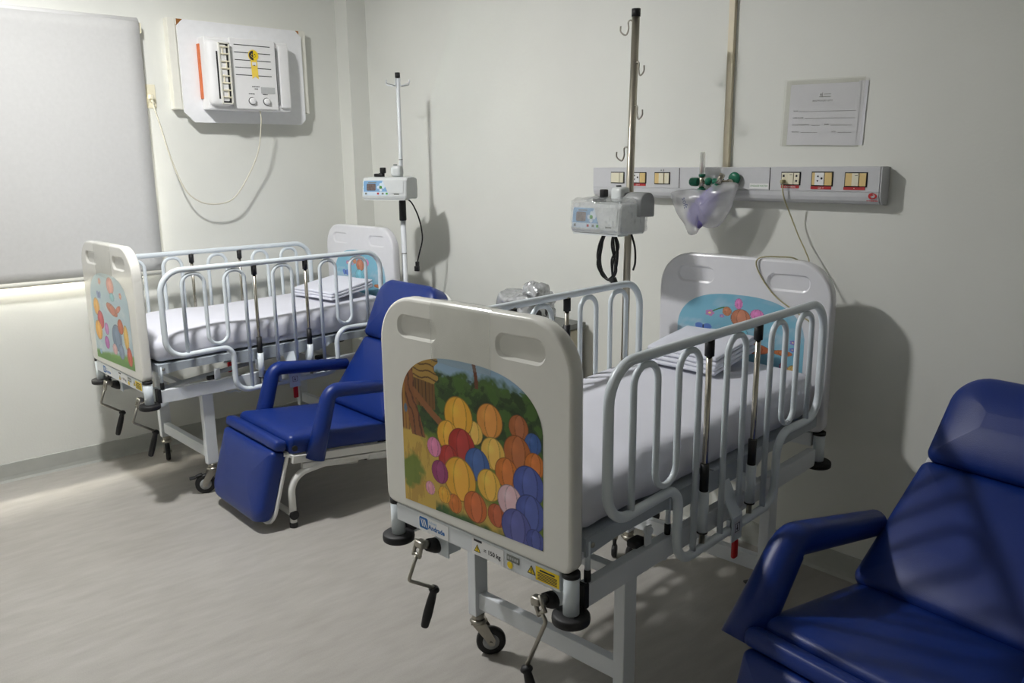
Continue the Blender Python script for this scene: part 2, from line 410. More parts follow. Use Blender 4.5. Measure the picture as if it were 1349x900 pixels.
# ------------------------------------------------------------------ roller blind
bl = thing('roller_blind', 'pale grey roller blind covering the window at left', 'blind', (XL, 0.45, 1.0))
BX, BY0, BY1 = XL + 0.058, -0.75, 1.565
vs = []; fs = []; ny, nzb = 30, 24
for i in range(ny + 1):
    for k in range(nzb + 1):
        y = BY0 + (BY1 - BY0) * i / ny; z = 1.03 + (2.345 - 1.03) * k / nzb
        vs.append((BX + 0.003 * nz((y * 1.3, z * 0.6, 1)), y, z))
for i in range(ny):
    for k in range(nzb): a = i * (nzb + 1) + k; fs.append((a, a + nzb + 1, a + nzb + 2, a + 1))
fab = MB().add(vs, fs, 0, True).build('blind_fabric', M['blind'], bl, True)
sol = fab.modifiers.new('thick', 'SOLIDIFY'); sol.thickness = 0.0012
MB().cyl((BX, BY0, 1.024), (BX, BY1 - 0.004, 1.024), 0.0125, seg=16).build('bottom_bar', M['creamp'], bl, True)
MB().cyl((BX - 0.029, BY0, 2.340), (BX - 0.029, BY1, 2.340), 0.027, seg=20).build('roller', M['white'], bl, True)
MB().box((BX - 0.025, BY1 + 0.008, 2.315), (0.05, 0.006, 0.05), bev=0.001).build('bracket', M['cream'], bl, True)
cl = MB().box((BX, 1.22, 1.024), (0.03, 0.028, 0.034), bev=0.003).build('bar_clip', M['cream'], bl, True)

# ------------------------------------------------------------------ bed ingredients
def arch_z(x, hw=0.265, zm=0.935, zt=1.104):
    return zm + (zt - zm) * max(0.0, 1 - (abs(x) / hw) ** 2.6) ** (1 / 2.6)

def paint(kind, S, Tt, rs):
    """colours of a flat printed picture on a grid; S,Tt in 0..1. Plain scenery with coloured play balls."""
    def C(r, g, b): return np.array(srgb(r, g, b)[:3])
    def fbm(sx, sz, seed):
        out = np.zeros_like(S)
        for o in range(4):
            f = 2 ** o; ph = rs.uniform(0, 6.28, 6); kx = rs.normal(0, 1, 6) * sx * f; kz = rs.normal(0, 1, 6) * sz * f
            for a in range(6): out += np.sin(S * kx[a] + Tt * kz[a] + ph[a]) / (6 * f ** 0.7)
        return out
    img = np.zeros(S.shape + (3,))
    def put(mask, c, a=1.0):
        mk = np.clip(mask, 0, 1)[..., None] * a; img[:] = img * (1 - mk) + c * mk
    def ell(cx, cz, rx, rz, ang=0.0):
        ca, sa = math.cos(ang), math.sin(ang); dx, dz = S - cx, Tt - cz
        return np.sqrt(((dx * ca + dz * sa) / rx) ** 2 + ((-dx * sa + dz * ca) / rz) ** 2)
    def ball(cx, cz, rx, rz, c, ang=0.0, line=True, stripe=None):
        d = ell(cx, cz, rx, rz, ang)
        if line: put((1.05 - d) * 40, c * 0.35)
        put((1.0 - d) * 40, c)
        if line:   # seams of a beach ball
            ca, sa = math.cos(ang), math.sin(ang); u_ = ((S - cx) * ca + (Tt - cz) * sa) / rx; v_ = (-(S - cx) * sa + (Tt - cz) * ca) / rz
            e_ = np.sqrt(np.clip(1 - v_ ** 2, 0, 1))
            put(((1.0 - d) * 40).clip(0, 1) * (np.abs(np.abs(u_ - 0.1) - 0.5 * e_) < 0.045 * (0.06 / rx) ** 0.5), c * 0.45, 0.7)
            if rx > 0.05: put(((1.0 - d) * 40).clip(0, 1) * (np.abs(u_ - 0.1) < 0.5 * e_ - 0.05), np.minimum(1, c * 1.12 + 0.03), 0.8)
        d2 = ell(cx - rx * 0.25, cz + rz * 0.3, rx * 0.5, rz * 0.45, ang); put(np.clip(1 - d2, 0, 1), np.minimum(1, c * 1.5 + 0.03), 0.6)
    if kind == 'forest':
        n1, n2, n3 = fbm(14, 14, 1), fbm(40, 30, 2), fbm(8, 20, 3)
        img[:] = C(150, 180, 204)
        put((0.93 + 0.05 * n1 - Tt) * 30, C(70, 100, 44)); put((0.86 + 0.08 * n2 - Tt) * 20, C(44, 72, 30))
        put((n2 > 0.15) & (Tt < 0.9) & (Tt > 0.4), C(74, 110, 42), 0.8); put((n2 < -0.3) & (Tt < 0.9), C(26, 46, 22), 0.7)
        put((0.50 + 0.06 * n1 - Tt) * 25, C(104, 128, 40))
        put((0.47 - 0.55 * S + 0.07 * n1 - Tt + 0.1) * 14 * (S < 0.75), C(206, 172, 78)); put((fbm(60, 12, 4) > 0.25) & (Tt < 0.42) & (S < 0.5), C(176, 136, 58), 0.6)
        put((1 - ell(0.06, 0.22, 0.10, 0.13)) * 4 + n2, C(88, 124, 40), 0.85)
        put((0.13 - 0.16 * S + 0.05 * n1 - Tt) * 20 * (S > 0.3), C(62, 104, 36)); put((0.06 + 0.03 * n2 - Tt) * 20 * (S > 0.25), C(48, 86, 34))
        # hut of planks with a thatched roof
        hut = (S > 0.10) & (S < 0.27) & (Tt > 0.66) & (Tt < 0.93); put(hut, C(120, 82, 36)); put(hut & (np.sin(S * 230) > 0.8), C(66, 42, 20))
        roof = (S > 0.06) & (S < 0.28 + 0.02 * np.sin(Tt * 60)) & (Tt > 0.84 - 0.1 * (S - 0.06)) & (Tt < 0.985); put(roof, C(176, 140, 66)); put(roof & (np.sin(Tt * 150 + np.sin(S * 50)) > 0.75), C(92, 62, 28))
        hut2 = (S < 0.06) & (Tt > 0.48) & (Tt < 0.80); put(hut2, C(168, 118, 48)); put(hut2 & (np.sin(S * 260) > 0.8), C(90, 56, 24)); put((1 - ell(0.03, 0.62, 0.014, 0.03)) * 30, C(90, 110, 130))
        # gnarled trunk with a root
        tr = np.abs(S - (0.045 + 0.10 * (1 - Tt) + 0.16 * np.clip(0.66 - Tt, 0, 1))) < 0.04 + 0.05 * np.clip(0.75 - Tt, 0, 1) ; tr &= (Tt > 0.46)
        put(tr, C(140, 86, 46)); put(tr & (np.sin(S * 120 + Tt * 40 + n1 * 3) > 0.7), C(86, 48, 26))
        rt = np.abs(Tt - (0.84 - 0.9 * S + 0.6 * (S - 0.1) ** 2)) < 0.028; rt &= (S > 0.1) & (S < 0.36); put(rt, C(146, 92, 50))
        put((np.abs(S - 0.545 - 0.03 * np.sin(Tt * 9)) < 0.012) & (Tt > 0.86), C(110, 60, 36))
        # plain coloured play balls piled in the meadow
        O, Yw, Rd, Bl, Pk, Vi, Pp = C(214, 120, 40), C(238, 176, 50), C(178, 40, 34), C(58, 98, 166), C(222, 130, 172), C(74, 92, 170), C(150, 50, 110)
        ball(0.85, 0.70, 0.060, 0.071, C(176, 100, 50)); ball(0.94, 0.63, 0.05, 0.06, Bl); ball(0.84, 0.55, 0.085, 0.10, C(186, 104, 46)); ball(0.95, 0.51, 0.06, 0.07, O)
        ball(0.66, 0.69, 0.085, 0.10, C(226, 150, 60)); ball(0.55, 0.59, 0.060, 0.07, C(236, 190, 84)); ball(0.68, 0.50, 0.080, 0.095, C(236, 190, 84)); ball(0.77, 0.41, 0.075, 0.09, O)
        ball(0.44, 0.66, 0.100, 0.12, Yw); ball(0.36, 0.52, 0.080, 0.095, Yw); ball(0.46, 0.48, 0.095, 0.11, Rd); ball(0.36, 0.37, 0.075, 0.09, Rd)
        ball(0.57, 0.40, 0.085, 0.10, Bl); ball(0.44, 0.27, 0.115, 0.135, Yw); ball(0.65, 0.30, 0.080, 0.095, C(240, 188, 70)); ball(0.29, 0.27, 0.062, 0.073, Pp); ball(0.25, 0.42, 0.052, 0.062, Pk); ball(0.21, 0.14, 0.036, 0.043, C(232, 160, 180))
        ball(0.40, 0.10, 0.050, 0.06, O); ball(0.55, 0.13, 0.080, 0.095, C(206, 104, 42)); ball(0.70, 0.13, 0.060, 0.07, C(190, 90, 46)); ball(0.32, 0.13, 0.045, 0.053, Yw)
        ball(0.91, 0.38, 0.095, 0.112, Vi); ball(0.79, 0.25, 0.080, 0.095, C(226, 188, 196)); ball(0.92, 0.22, 0.090, 0.107, Vi); ball(0.83, 0.10, 0.095, 0.112, C(86, 92, 164)); ball(0.95, 0.07, 0.055, 0.065, C(70, 84, 160))
    else:
        pale = kind == 'meadow'
        n1, n2 = fbm(6, 9, 1), fbm(12, 12, 2)
        img[:] = C(186, 208, 216) if pale else C(128, 184, 206)
        put((n1 - 0.15) * 2.2, C(214, 226, 230) if pale else C(186, 204, 218), 0.75)
        put((Tt - 0.75) * 4, C(200, 216, 216) if pale else C(112, 172, 196), 0.6)
        def flower(cx, cz, c, r=0.022):
            for a in range(5): put((1 - ell(cx + r * math.cos(a * 1.257), cz + r * 1.05 * math.sin(a * 1.257), r * 0.75, r * 0.75)) * 30, c)
            put((1 - ell(cx, cz, r * 0.5, r * 0.5)) * 30, C(246, 220, 120))
        def butterfly(cx, cz, c, r=0.035):
            for sx, sz_, k in ((-1, 0.5, 1), (1, 0.5, 1), (-0.8, -0.6, 0.75), (0.8, -0.6, 0.75)): put((1 - ell(cx + sx * r, cz + sz_ * r, r * k, r * k)) * 30, c)
            put((1 - ell(cx, cz, r * 0.2, r * 1.1)) * 30, C(50, 60, 90))
        gr = C(76, 122, 72)
        if not pale:
            put((np.abs(Tt - (0.80 + 0.5 * (S - 0.3) - 3 * (S - 0.36) ** 2)) < 0.008) & (S > 0.27) & (S < 0.42), gr)
            flower(0.27, 0.76, C(196, 130, 180)); flower(0.37, 0.74, C(170, 120, 190), 0.012); flower(0.92, 0.55, C(140, 120, 196), 0.014); flower(0.92, 0.47, C(110, 120, 196), 0.014)
            butterfly(0.22, 0.58, C(96, 128, 202))
            ball(0.52, 0.74, 0.075, 0.10, C(190, 122, 92)); ball(0.50, 0.90, 0.03, 0.06, C(222, 132, 190)); ball(0.645, 0.80, 0.05, 0.06, C(222, 132, 190)); ball(0.41, 0.80, 0.035, 0.05, C(196, 130, 96)); ball(0.50, 0.56, 0.08, 0.10, C(128, 196, 214))
            ball(0.62, 0.42, 0.13, 0.06, C(190, 108, 72)); ball(0.85, 0.42, 0.07, 0.03, C(190, 116, 72)); ball(0.14, 0.43, 0.05, 0.05, C(232, 184, 70)); ball(0.24, 0.45, 0.055, 0.045, C(240, 196, 84)); ball(0.93, 0.18, 0.05, 0.12, C(214, 180, 110), 0, True, C(120, 40, 40)); ball(0.86, 0.26, 0.03, 0.06, C(190, 110, 150))
            put((0.06 + 0.03 * n2 - Tt) * 20, C(96, 150, 80))
        else:
            put((0.20 - 0.12 * (1 - S) + 0.02 * n2 - Tt) * 25, C(120, 164, 66)); put((0.10 + 0.02 * n2 - Tt) * 25, C(96, 146, 56))
            flower(0.30, 0.90, C(222, 170, 160)); flower(0.82, 0.80, C(200, 120, 110), 0.02); butterfly(0.24, 0.74, C(130, 150, 190), 0.03)
            ball(0.58, 0.88, 0.09, 0.09, C(226, 160, 146)); ball(0.60, 0.76, 0.06, 0.045, C(150, 200, 204)); ball(0.56, 0.62, 0.14, 0.055, C(196, 120, 92), -0.3); ball(0.72, 0.64, 0.08, 0.03, C(202, 124, 96), 0.5)
            ball(0.14, 0.60, 0.080, 0.095, C(242, 178, 72)); ball(0.22, 0.46, 0.085, 0.10, C(206, 74, 82)); ball(0.13, 0.33, 0.090, 0.107, C(244, 178, 72)); ball(0.36, 0.38, 0.055, 0.066, C(200, 128, 190)); ball(0.33, 0.22, 0.06, 0.07, C(186, 96, 176))
            ball(0.62, 0.32, 0.12, 0.142, C(120, 140, 166)); ball(0.70, 0.18, 0.07, 0.083, C(130, 148, 174)); ball(0.53, 0.18, 0.06, 0.06, C(222, 178, 178)); ball(0.74, 0.46, 0.07, 0.08, C(198, 96, 50), 0, True, C(70, 36, 26)); ball(0.86, 0.36, 0.06, 0.13, C(234, 190, 90)); ball(0.90, 0.16, 0.06, 0.10, C(206, 84, 50), 0, True, C(70, 36, 26)); ball(0.12, 0.08, 0.03, 0.03, C(150, 190, 214))
    return np.clip(img, 0, 1)

def picture(kind, y, parent, label, z0a, z0b):
    nx, nzz = (270, 300) if kind == 'forest' else (180, 220)
    rs = np.random.RandomState({'forest': 3, 'sky': 5, 'meadow': 8}[kind])
    hw = 0.2635; u = np.linspace(0, 1, nx + 1); v = np.linspace(0, 1, nzz + 1)
    X = -hw + 2 * hw * u; ZT = np.array([arch_z(x) for x in X]); ZB = z0a + (z0b - z0a) * u
    Z = ZB[:, None] + (ZT - ZB)[:, None] * v[None, :]
    vs = np.stack([np.repeat(X, nzz + 1), np.full((nx + 1) * (nzz + 1), y), Z.ravel()], 1)
    i, k = np.meshgrid(np.arange(nx), np.arange(nzz), indexing='ij'); a = (i * (nzz + 1) + k).ravel()
    fs = np.stack([a, a + nzz + 1, a + nzz + 2, a + 1], 1)
    me = bpy.data.meshes.new('picture_print'); me.from_pydata(vs.tolist(), [], fs.tolist()); me.materials.append(M['print'])
    S = np.repeat(u, nzz + 1).reshape(nx + 1, nzz + 1); Tt = (Z - z0a) / (1.104 - z0a)
    img = paint(kind, S, Tt, rs)
    at = me.color_attributes.new('print', 'FLOAT_COLOR', 'POINT')
    at.data.foreach_set('color', np.concatenate([img.reshape(-1, 3), np.ones(((nx + 1) * (nzz + 1), 1))], 1).ravel().astype(np.float32))
    o = bpy.data.objects.new('picture_print', me); COL.objects.link(o); o.parent = parent; o['label'] = label
    return o

BL, BW, PT = 1.4145, 0.705, 0.045        # bed length (panel to panel), panel width, panel thickness
def end_panel(name, y, mt, parent, film, zb=0.632, zt=1.248):
    lf = lambda ins: rr_loop(-BW / 2, BW / 2, zb, zt, 0.135, 0.03, 12, ins)
    hs = []
    for c in (-0.19, 0.19):
        hs.append((rr_loop(c - 0.082, c + 0.082, 1.135, 1.201, 0.030, 0.030, 6), rr_loop(c - 0.082, c + 0.082, 1.135, 1.201, 0.030, 0.030, 6, 0.007), 0.009))
    h = PT / 2
    lay = [(0.010, y - h), (0.005, y - h + 0.0012), (0.0015, y - h + 0.004), (0, y - h + 0.010), (0, y + h - 0.010), (0.0015, y + h - 0.004), (0.005, y + h - 0.0012), (0.010, y + h)]
    o = MB().slab(lf, lay, None, 0, True, hs).build(name, mt, parent)
    if film:   # clear plastic sleeve hung over the top edge
        f = MB(); yy = y - h - 0.0018
        path = [(yy, 1.085), (yy - 0.0005, 1.16), (yy, 1.236), (yy + 0.006, 1.2505), (y, 1.2512), (y + h - 0.006, 1.2505), (y + h + 0.002, 1.238), (y + h + 0.002, 1.15)]
        vs = []; fs = []
        for xx in (-0.129, -0.05, 0.03, 0.092): vs += [(xx, a, b + (0.006 if i == 0 and xx < -0.1 else 0)) for i, (a, b) in enumerate(path)]
        n = len(path)
        for i in range(3):
            for k in range(n - 1): fs.append((i * n + k, i * n + k + 1, (i + 1) * n + k + 1, (i + 1) * n + k))
        f.add(vs, fs, 0, True)
        for xx in (-0.129, 0.092): f.tube([(xx, a - 0.0006, b) for a, b in path[:3]], 0.0009, 0, 5)
        f.build('plastic_sleeve', M['film'], o)
    return o

def caster(parent, x, y, ang, brake):
    """x,y = stem position; ang = direction (rad) in which the wheel trails"""
    ca, sa = math.cos(ang), math.sin(ang); T = Tm((x, y, 0), ang)
    c = MB()
    c.cyl((0, 0, 0.128), (0, 0, 0.152), 0.021, T=T); c.lathe([(0.026, 0.118), (0.030, 0.124), (0.024, 0.132)], T=T)
    for s in (-1, 1):   # fork cheeks
        lo = [(-0.024, 0.122), (0.024, 0.122), (0.055, 0.060), (0.052, 0.040), (0.036, 0.038), (0.022, 0.060)]
        vs = [(a, s * 0.017, b) for a, b in lo] + [(a, s * 0.020, b) for a, b in lo]; n = len(lo)
        c.add(vs, [list(range(n)), list(range(n, 2 * n))] + [(i, (i + 1) % n, n + (i + 1) % n, n + i) for i in range(n)], 0, False, T)
    c.box((0.0, 0, 0.120), (0.05, 0.04, 0.006), T=T); c.cyl((0.040, -0.024, 0.049), (0.040, 0.024, 0.049), 0.006, seg=10, T=T)
    o = c.build('caster', M['zinc'], parent)
    TW = T @ Matrix.Translation((0.040, 0, 0.049)) @ Matrix.Rotation(math.pi / 2, 4, 'X')
    MB().lathe([(0.034, -0.012), (0.044, -0.0125), (0.049, -0.008), (0.049, 0.008), (0.044, 0.0125), (0.034, 0.012)], 0, 28, TW).lathe([(0.010, -0.0135), (0.034, -0.0115), (0.034, 0.0115), (0.010, 0.0135)], 1, 24, TW).build('wheel', [M['black'], M['grey']], o)
    if brake:
        MB().rbox((0.035, 0.026, 0.012), 0.005, (2, 2, 1), T @ Tm((0.068, 0, 0.095), 0, 0, 0.35)).rbox((0.03, 0.03, 0.010), 0.004, (2, 2, 1), T @ Tm((0.098, 0, 0.086), 0, 0, 0.1)).build('brake_pedal', M['black'], o)
    return o

def guard_rail(parent, sx, low):
    """sx=+1 right, -1 left; side plane x = sx*0.39"""
    X = sx * 0.374; P = lambda y, z: V(X, y, z)
    loop = [P(0.68, 1.135), P(0.085, 1.135), P(0.085, 0.732), P(0.405, 0.742), P(0.405, 0.512), P(0.985, 0.512), P(0.985, 0.742), P(1.283, 0.732), P(1.283, 1.135), P(0.68, 1.135)]
    rad = [0, 0.10, 0.085, 0.055, 0.07, 0.07, 0.075, 0.085, 0.10, 0]
    pts = fillet(loop, rad, 8)[:-1]
    o = MB().tube(pts, 0.0135, 0, 14, closed=True).build('guard_rail', M['steel_w'], parent)
    zT, zM, r = 1.112, 0.766, 0.0092
    def ser(l, rr):
        MB().tube(fillet([P(*a) for a in l], rr, 7), r, 0, 10).build('bar', M['steel_w'], o)
    ser([(0.185, 0.735), (0.185, zT), (0.290, zT), (0.290, zM), (0.388, zM), (0.388, zT), (0.490, zT), (0.490, 0.512)], 0.047)
    ser([(0.640, 0.512), (0.640, zT), (0.745, zT), (0.745, 0.512)], 0.047)
    ser([(0.905, 0.512), (0.905, zT), (1.000, zT), (1.000, zM), (1.088, zM), (1.088, zT), (1.190, zT), (1.190, 0.735)], 0.044)
    xi = X - sx * 0.004
    for yy in (0.545, 0.825):
        g = MB().cyl((xi, yy, 0.520), (xi, yy, 1.128), 0.0085, seg=12).build('guide_rod', M['chrome'], o, label='chrome sliding rod')
        MB().cyl((xi, yy, 1.078), (xi, yy, 1.124), 0.0135, seg=14).build('rod_sleeve', M['black'], o)
        MB().cyl((xi, yy, low), (xi, yy, low + 0.083), 0.0128, seg=14).build('rod_sleeve', M['black'], o)
        MB().cyl((xi, yy, 0.560), (xi, yy, 0.684), 0.0155, seg=14).lathe([(0.0162, 0.556), (0.0162, 0.561)], 1, 14, Tm((xi, yy, 0))).build('rod_socket', [M['steel_w'], M['black']], o)
        MB().box(((xi + sx * 0.335) / 2, yy, 0.622), (abs(xi - sx * 0.335) , 0.024, 0.05)).build('rail_bracket', M['steel_w'], o)
    # folded latch plate with red release handle
    lp = MB()
    xa = sx * 0.340; xb = X + sx * 0.016
    prof = [(xa, 0.655), (xb, 0.555), (xb, 0.478)]
    vs = []; fs = []
    for dy in (-0.030, 0.030):
        for x_, z_ in prof: vs.append((x_, 0.715 + dy, z_))
        for x_, z_ in prof[::-1]: vs.append((x_ - sx * 0.003, 0.715 + dy, z_ - 0.003))
    n = 6; fs = [list(range(6)), list(range(6, 12))] + [(i, (i + 1) % 6, 6 + (i + 1) % 6, 6 + i) for i in range(6)]
    lp.add(vs, fs); lp.box((X, 0.715, 0.520), (0.012, 0.05, 0.05))
    lt = lp.build('latch_plate', M['steel_w'], o)
    MB().rbox((0.014, 0.026, 0.062), 0.006, (1, 2, 4), Tm((xb - sx * 0.006, 0.718, 0.448))).build('release_handle', M['red'], o, label='red release handle')
    s = MB().box((xb + sx * 0.0004, 0.715, 0.520), (0.0008, 0.036, 0.042), 0); Tt = Tm((xb + sx * 0.0012, 0.715, 0.520))
    for a, b, c_, d in ((0, 0.013, 0.026, 0.0014), (0, -0.013, 0.026, 0.0014), (0.013, 0, 0.0014, 0.027), (-0.013, 0, 0.0014, 0.027), (0, 0.002, 0.003, 0.014)): s.box((0, a, b), (0.0006, c_, d), 1, T=Tt)
    s.add([(0, -0.006, -0.002), (0, 0.006, -0.002), (0, 0, -0.010)], [(0, 1, 2)], 1, False, Tt)
    s.build('latch_label', [M['paper'], M['redlab'] if False else M['ink']], o, label='small white label with a framed down arrow')
    return o

def crank(parent, x, pts, grip):
    """pts: joint, bend, elbow (local); grip: end of the handle"""
    b = MB(); b.box((x + 0.026, 0.075, 0.530), (0.05, 0.05, 0.09)); b.box((x + 0.030, 0.048, 0.526), (0.056, 0.004, 0.096))
    c = b.build('crank', M['steel_w'], parent)
    MB().tube([(x + 0.006, 0.072, 0.496), (x + 0.003, 0.040, 0.505), (x, 0.016, 0.514)], [0.024, 0.023, 0.018], 0, 16).build('crank_boot', M['black'], c)
    j = Vector(pts[0]); e = Vector(pts[1])
    d = (e - j).normalized(); k = MB()
    k.cyl((x + 0.002, 0.022, 0.512), j + V(0.0, 0.004, 0.002), 0.0125, seg=14)
    sd = d.cross(V(0, 1, 0)).normalized()
    for sg in (-1, 1): k.tube([j + V(0, 0, 0.012) + sd * sg * 0.013, j + d * 0.036 + sd * sg * 0.013], 0.0055, 0, 8)
    k.cyl(j + d * 0.03 - sd * 0.016, j + d * 0.03 + sd * 0.016, 0.006, seg=10); k.cyl(j - sd * 0.018, j + sd * 0.018, 0.005, seg=10); k.rbox((0.030, 0.026, 0.022), 0.006, (1, 1, 1), Tm(j + V(0, 0.004, 0.002)))
    k.build('crank_joint', M['zinc'], c)
    MB().tube(fillet([j + d * 0.028] + [Vector(p) for p in pts[1:]], 0.012, 5), 0.0055, 0, 10).build('crank_rod', M['zinc'], c)
    a = Vector(pts[-1]); g = Vector(grip); u = (g - a).normalized(); L = (g - a).length
    MB().tube([a - u * 0.006, a + u * 0.002, a + u * 0.008, a + u * 0.014, a + u * L * 0.35, a + u * L * 0.7, a + u * L * 0.97, g], [0.010, 0.0165, 0.0165, 0.011, 0.0135, 0.0145, 0.012, 0.010], 0, 16).build('crank_handle', M['black'], c)

def bed(label, pose, foot_art, foot_lab, head_lab, cr, cast, left_low):
    B = thing('hospital_crib', label, 'bed', (pose[0], pose[1], 0), pose[2], 'hospital beds with guard rails')
    fp = end_panel('footboard', 0.0, M['plastic'], B, True)
    picture(foot_art, -PT / 2 - 0.0006, fp, foot_lab, 0.660, 0.672)
    hp = end_panel('headboard', BL, M['head'], B, False)
    picture('sky', BL - PT / 2 - 0.0006, hp, head_lab, 0.765, 0.765)
    # posts with bumper discs
    for yy in (0.0, BL):
        for sx in (-1, 1):
            x = sx * 0.3335
            po = MB().cyl((x, yy, 0.503), (x, yy, 0.633), 0.0205, seg=20).build('post', M['steel_w'], B)
            MB().cyl((x, yy, 0.622), (x, yy, 0.634), 0.0222, seg=20).build('collar', M['black'], po)
            MB().lathe([(0.0208, 0.524), (0.043, 0.524), (0.047, 0.521), (0.048, 0.512), (0.047, 0.503), (0.043, 0.500), (0.012, 0.500)], 0, 32, Tm((x, yy, 0))).build('bumper', M['black'], po)
    # end rails
    er = MB().box((0, 0.002, 0.604), (0.626, 0.042, 0.052), bev=0.003).build('end_rail', M['frame_w'], B)
    MB().box((0, BL - 0.002, 0.604), (0.626, 0.042, 0.052), bev=0.003).build('end_rail', M['frame_w'], B)
    yf = -0.0198
    S = lambda x, z: Matrix.Translation((x, yf - 0.0009, z)) @ T_FRONT
    st = MB().box((-0.150, yf, 0.603), (0.125, 0.001, 0.044), 0)
    lg = rr_loop(-0.209, -0.172, 0.588, 0.622, 0.006, 0.006, 4); st.add([(a, yf - 0.0008, b) for a, b in lg], [list(range(len(lg)))], 1)
    for q in range(3): st.add([(-0.204 + q * 0.008, yf - 0.001, 0.616), (-0.200 + q * 0.008, yf - 0.001, 0.616), (-0.192 + q * 0.008, yf - 0.001, 0.594), (-0.196 + q * 0.008, yf - 0.001, 0.594)], [(0, 1, 2, 3)], 0)
    st.text('móveis', 0.012, S(-0.168, 0.611), 2); st.text('Andrade', 0.0195, S(-0.170, 0.593), 1, bold=0.0007)
    st.build('maker_sticker', [M['white'], M['bluei'], M['pumpb']], er, label='white sticker with blue square emblem and blue lettering')
    st = MB().box((0.066, yf, 0.603), (0.118, 0.001, 0.046), 0); st.box((0.030, yf - 0.0008, 0.622), (0.030, 0.0006, 0.006), 1)
    def tri(mb, cx, cz, s_, mi_y, mi_k):
        mb.add([(cx - s_, yf - 0.0009, cz - s_ * 0.8), (cx + s_, yf - 0.0009, cz - s_ * 0.8), (cx, yf - 0.0009, cz + s_ * 0.95)], [(0, 1, 2)], mi_k)
        q = s_ * 0.74; mb.add([(cx - q, yf - 0.0013, cz - q * 0.86), (cx + q, yf - 0.0013, cz - q * 0.86), (cx, yf - 0.0013, cz + q * 0.9)], [(0, 1, 2)], mi_y)
        mb.box((cx, yf - 0.0016, cz + s_ * 0.05), (s_ * 0.18, 0.0004, s_ * 0.62), mi_k); mb.box((cx, yf - 0.0016, cz - s_ * 0.48), (s_ * 0.2, 0.0004, s_ * 0.16), mi_k)
    tri(st, 0.028, 0.600, 0.013, 2, 1); st.text('= 150 kg', 0.0175, S(0.052, 0.596), 1, bold=0.0004)
    st.build('load_sticker', [M['white'], M['ink'], M['yellow']], er, label='white sticker with warning triangle and 150 kg')
    st = MB().box((0.158, yf, 0.613), (0.044, 0.001, 0.018), 0)
    for q in range(5): st.box((0.142 + q * 0.008, yf - 0.0007, 0.613), (0.005, 0.0005, 0.007), 1)
    st.add([(0.148 + 0.010 * math.cos(a * 0.349), yf - 0.0012, 0.594 + 0.010 * math.sin(a * 0.349)) for a in range(18)], [list(range(18))], 2)
    st.build('serial_label', [M['midgrey'], M['lightgrey'], M['yellow']], er, label='grey serial label with a round yellow dot')
    st = MB(); tri(st, 0.222, 0.607, 0.014, 0, 1); st.box((0.274, yf, 0.605), (0.076, 0.001, 0.036), 0)
    st.box((0.274, yf - 0.0008, 0.616), (0.048, 0.0005, 0.004), 1)
    for q in range(5): st.box((0.274, yf - 0.0008, 0.609 - q * 0.0042), (0.064 - 0.004 * (q % 2), 0.0005, 0.0016), 1)
    st.build('warning_sticker', [M['yellow'], M['ink']], er, label='yellow warning sticker with black lines')
    # side rails, legs, cross bars
    for sx in (-1, 1):
        fr = MB().box((sx * 0.325, BL / 2, 0.547), (0.030, BL - 0.08, 0.062), bev=0.003).build('side_frame', M['frame_w'], B)
        for yy in (0.044,): MB().box((sx * 0.325, yy, 0.555), (0.033, 0.014, 0.060), bev=0.002).box((sx * 0.345, yy, 0.555), (0.006, 0.018, 0.066), bev=0.002).build('end_plug', M['black'], fr)
        for yy in (0.42, 1.02): MB().rbox((0.034, 0.05, 0.022), 0.006, (1, 1, 1), Tm((sx * 0.300, yy - 0.10, 0.585))).build('platform_stop', M['black'], fr)
    for yy in (0.283, 1.125):
        for sx in (-1, 1):
            MB().box((sx * 0.293, yy, 0.338), (0.036, 0.056, 0.372), bev=0.003).build('leg', M['frame_w'], B)
        MB().box((0, yy, 0.205), (0.55, 0.030, 0.056), bev=0.003).build('cross_bar', M['frame_w'], B)
        MB().box((0, yy, 0.500), (0.55, 0.030, 0.030), bev=0.003).build('cross_bar', M['frame_w'], B)
    MB().tube(fillet([(0.31, 0.36, 0.516), (0.31, 0.40, 0.495), (0.31, 0.43, 0.500), (0.31, 0.45, 0.486), (0.31, 0.47, 0.515)], 0.008, 3), 0.004, 0, 8).build('drain_hook', M['steel_w'], B)
    for sx, yy, ang, br in cast: caster(B, sx * 0.293, yy, ang, br)
    # mattress platform: shallow tray of sheet steel
    pl = MB(); pl.box((0, 0.36, 0.697), (0.66, 0.60, 0.006)); pl.box((0, 1.02, 0.697), (0.66, 0.70, 0.006))
    lo = [(0.052, 0.700), (1.372, 0.700), (1.372, 0.664), (0.98, 0.664), (0.93, 0.640), (0.46, 0.640), (0.40, 0.664), (0.18, 0.664), (0.052, 0.652)]
    for sx in (-1, 1):
        vs = [(sx * 0.337, a, b) for a, b in lo] + [(sx * 0.331, a, b) for a, b in lo]; n = len(lo)
        pl.add(vs, [list(range(n)), list(range(n, 2 * n))] + [(i, (i + 1) % n, n + (i + 1) % n, n + i) for i in range(n)])
    pl.box((0, 0.056, 0.682), (0.66, 0.006, 0.036)); pl.box((0, 1.370, 0.682), (0.66, 0.006, 0.036))
    for yy in (0.6, 0.9): pl.box((0, yy, 0.660), (0.60, 0.04, 0.07))
    P_ = pl.build('mattress_platform', M['plat'], B)
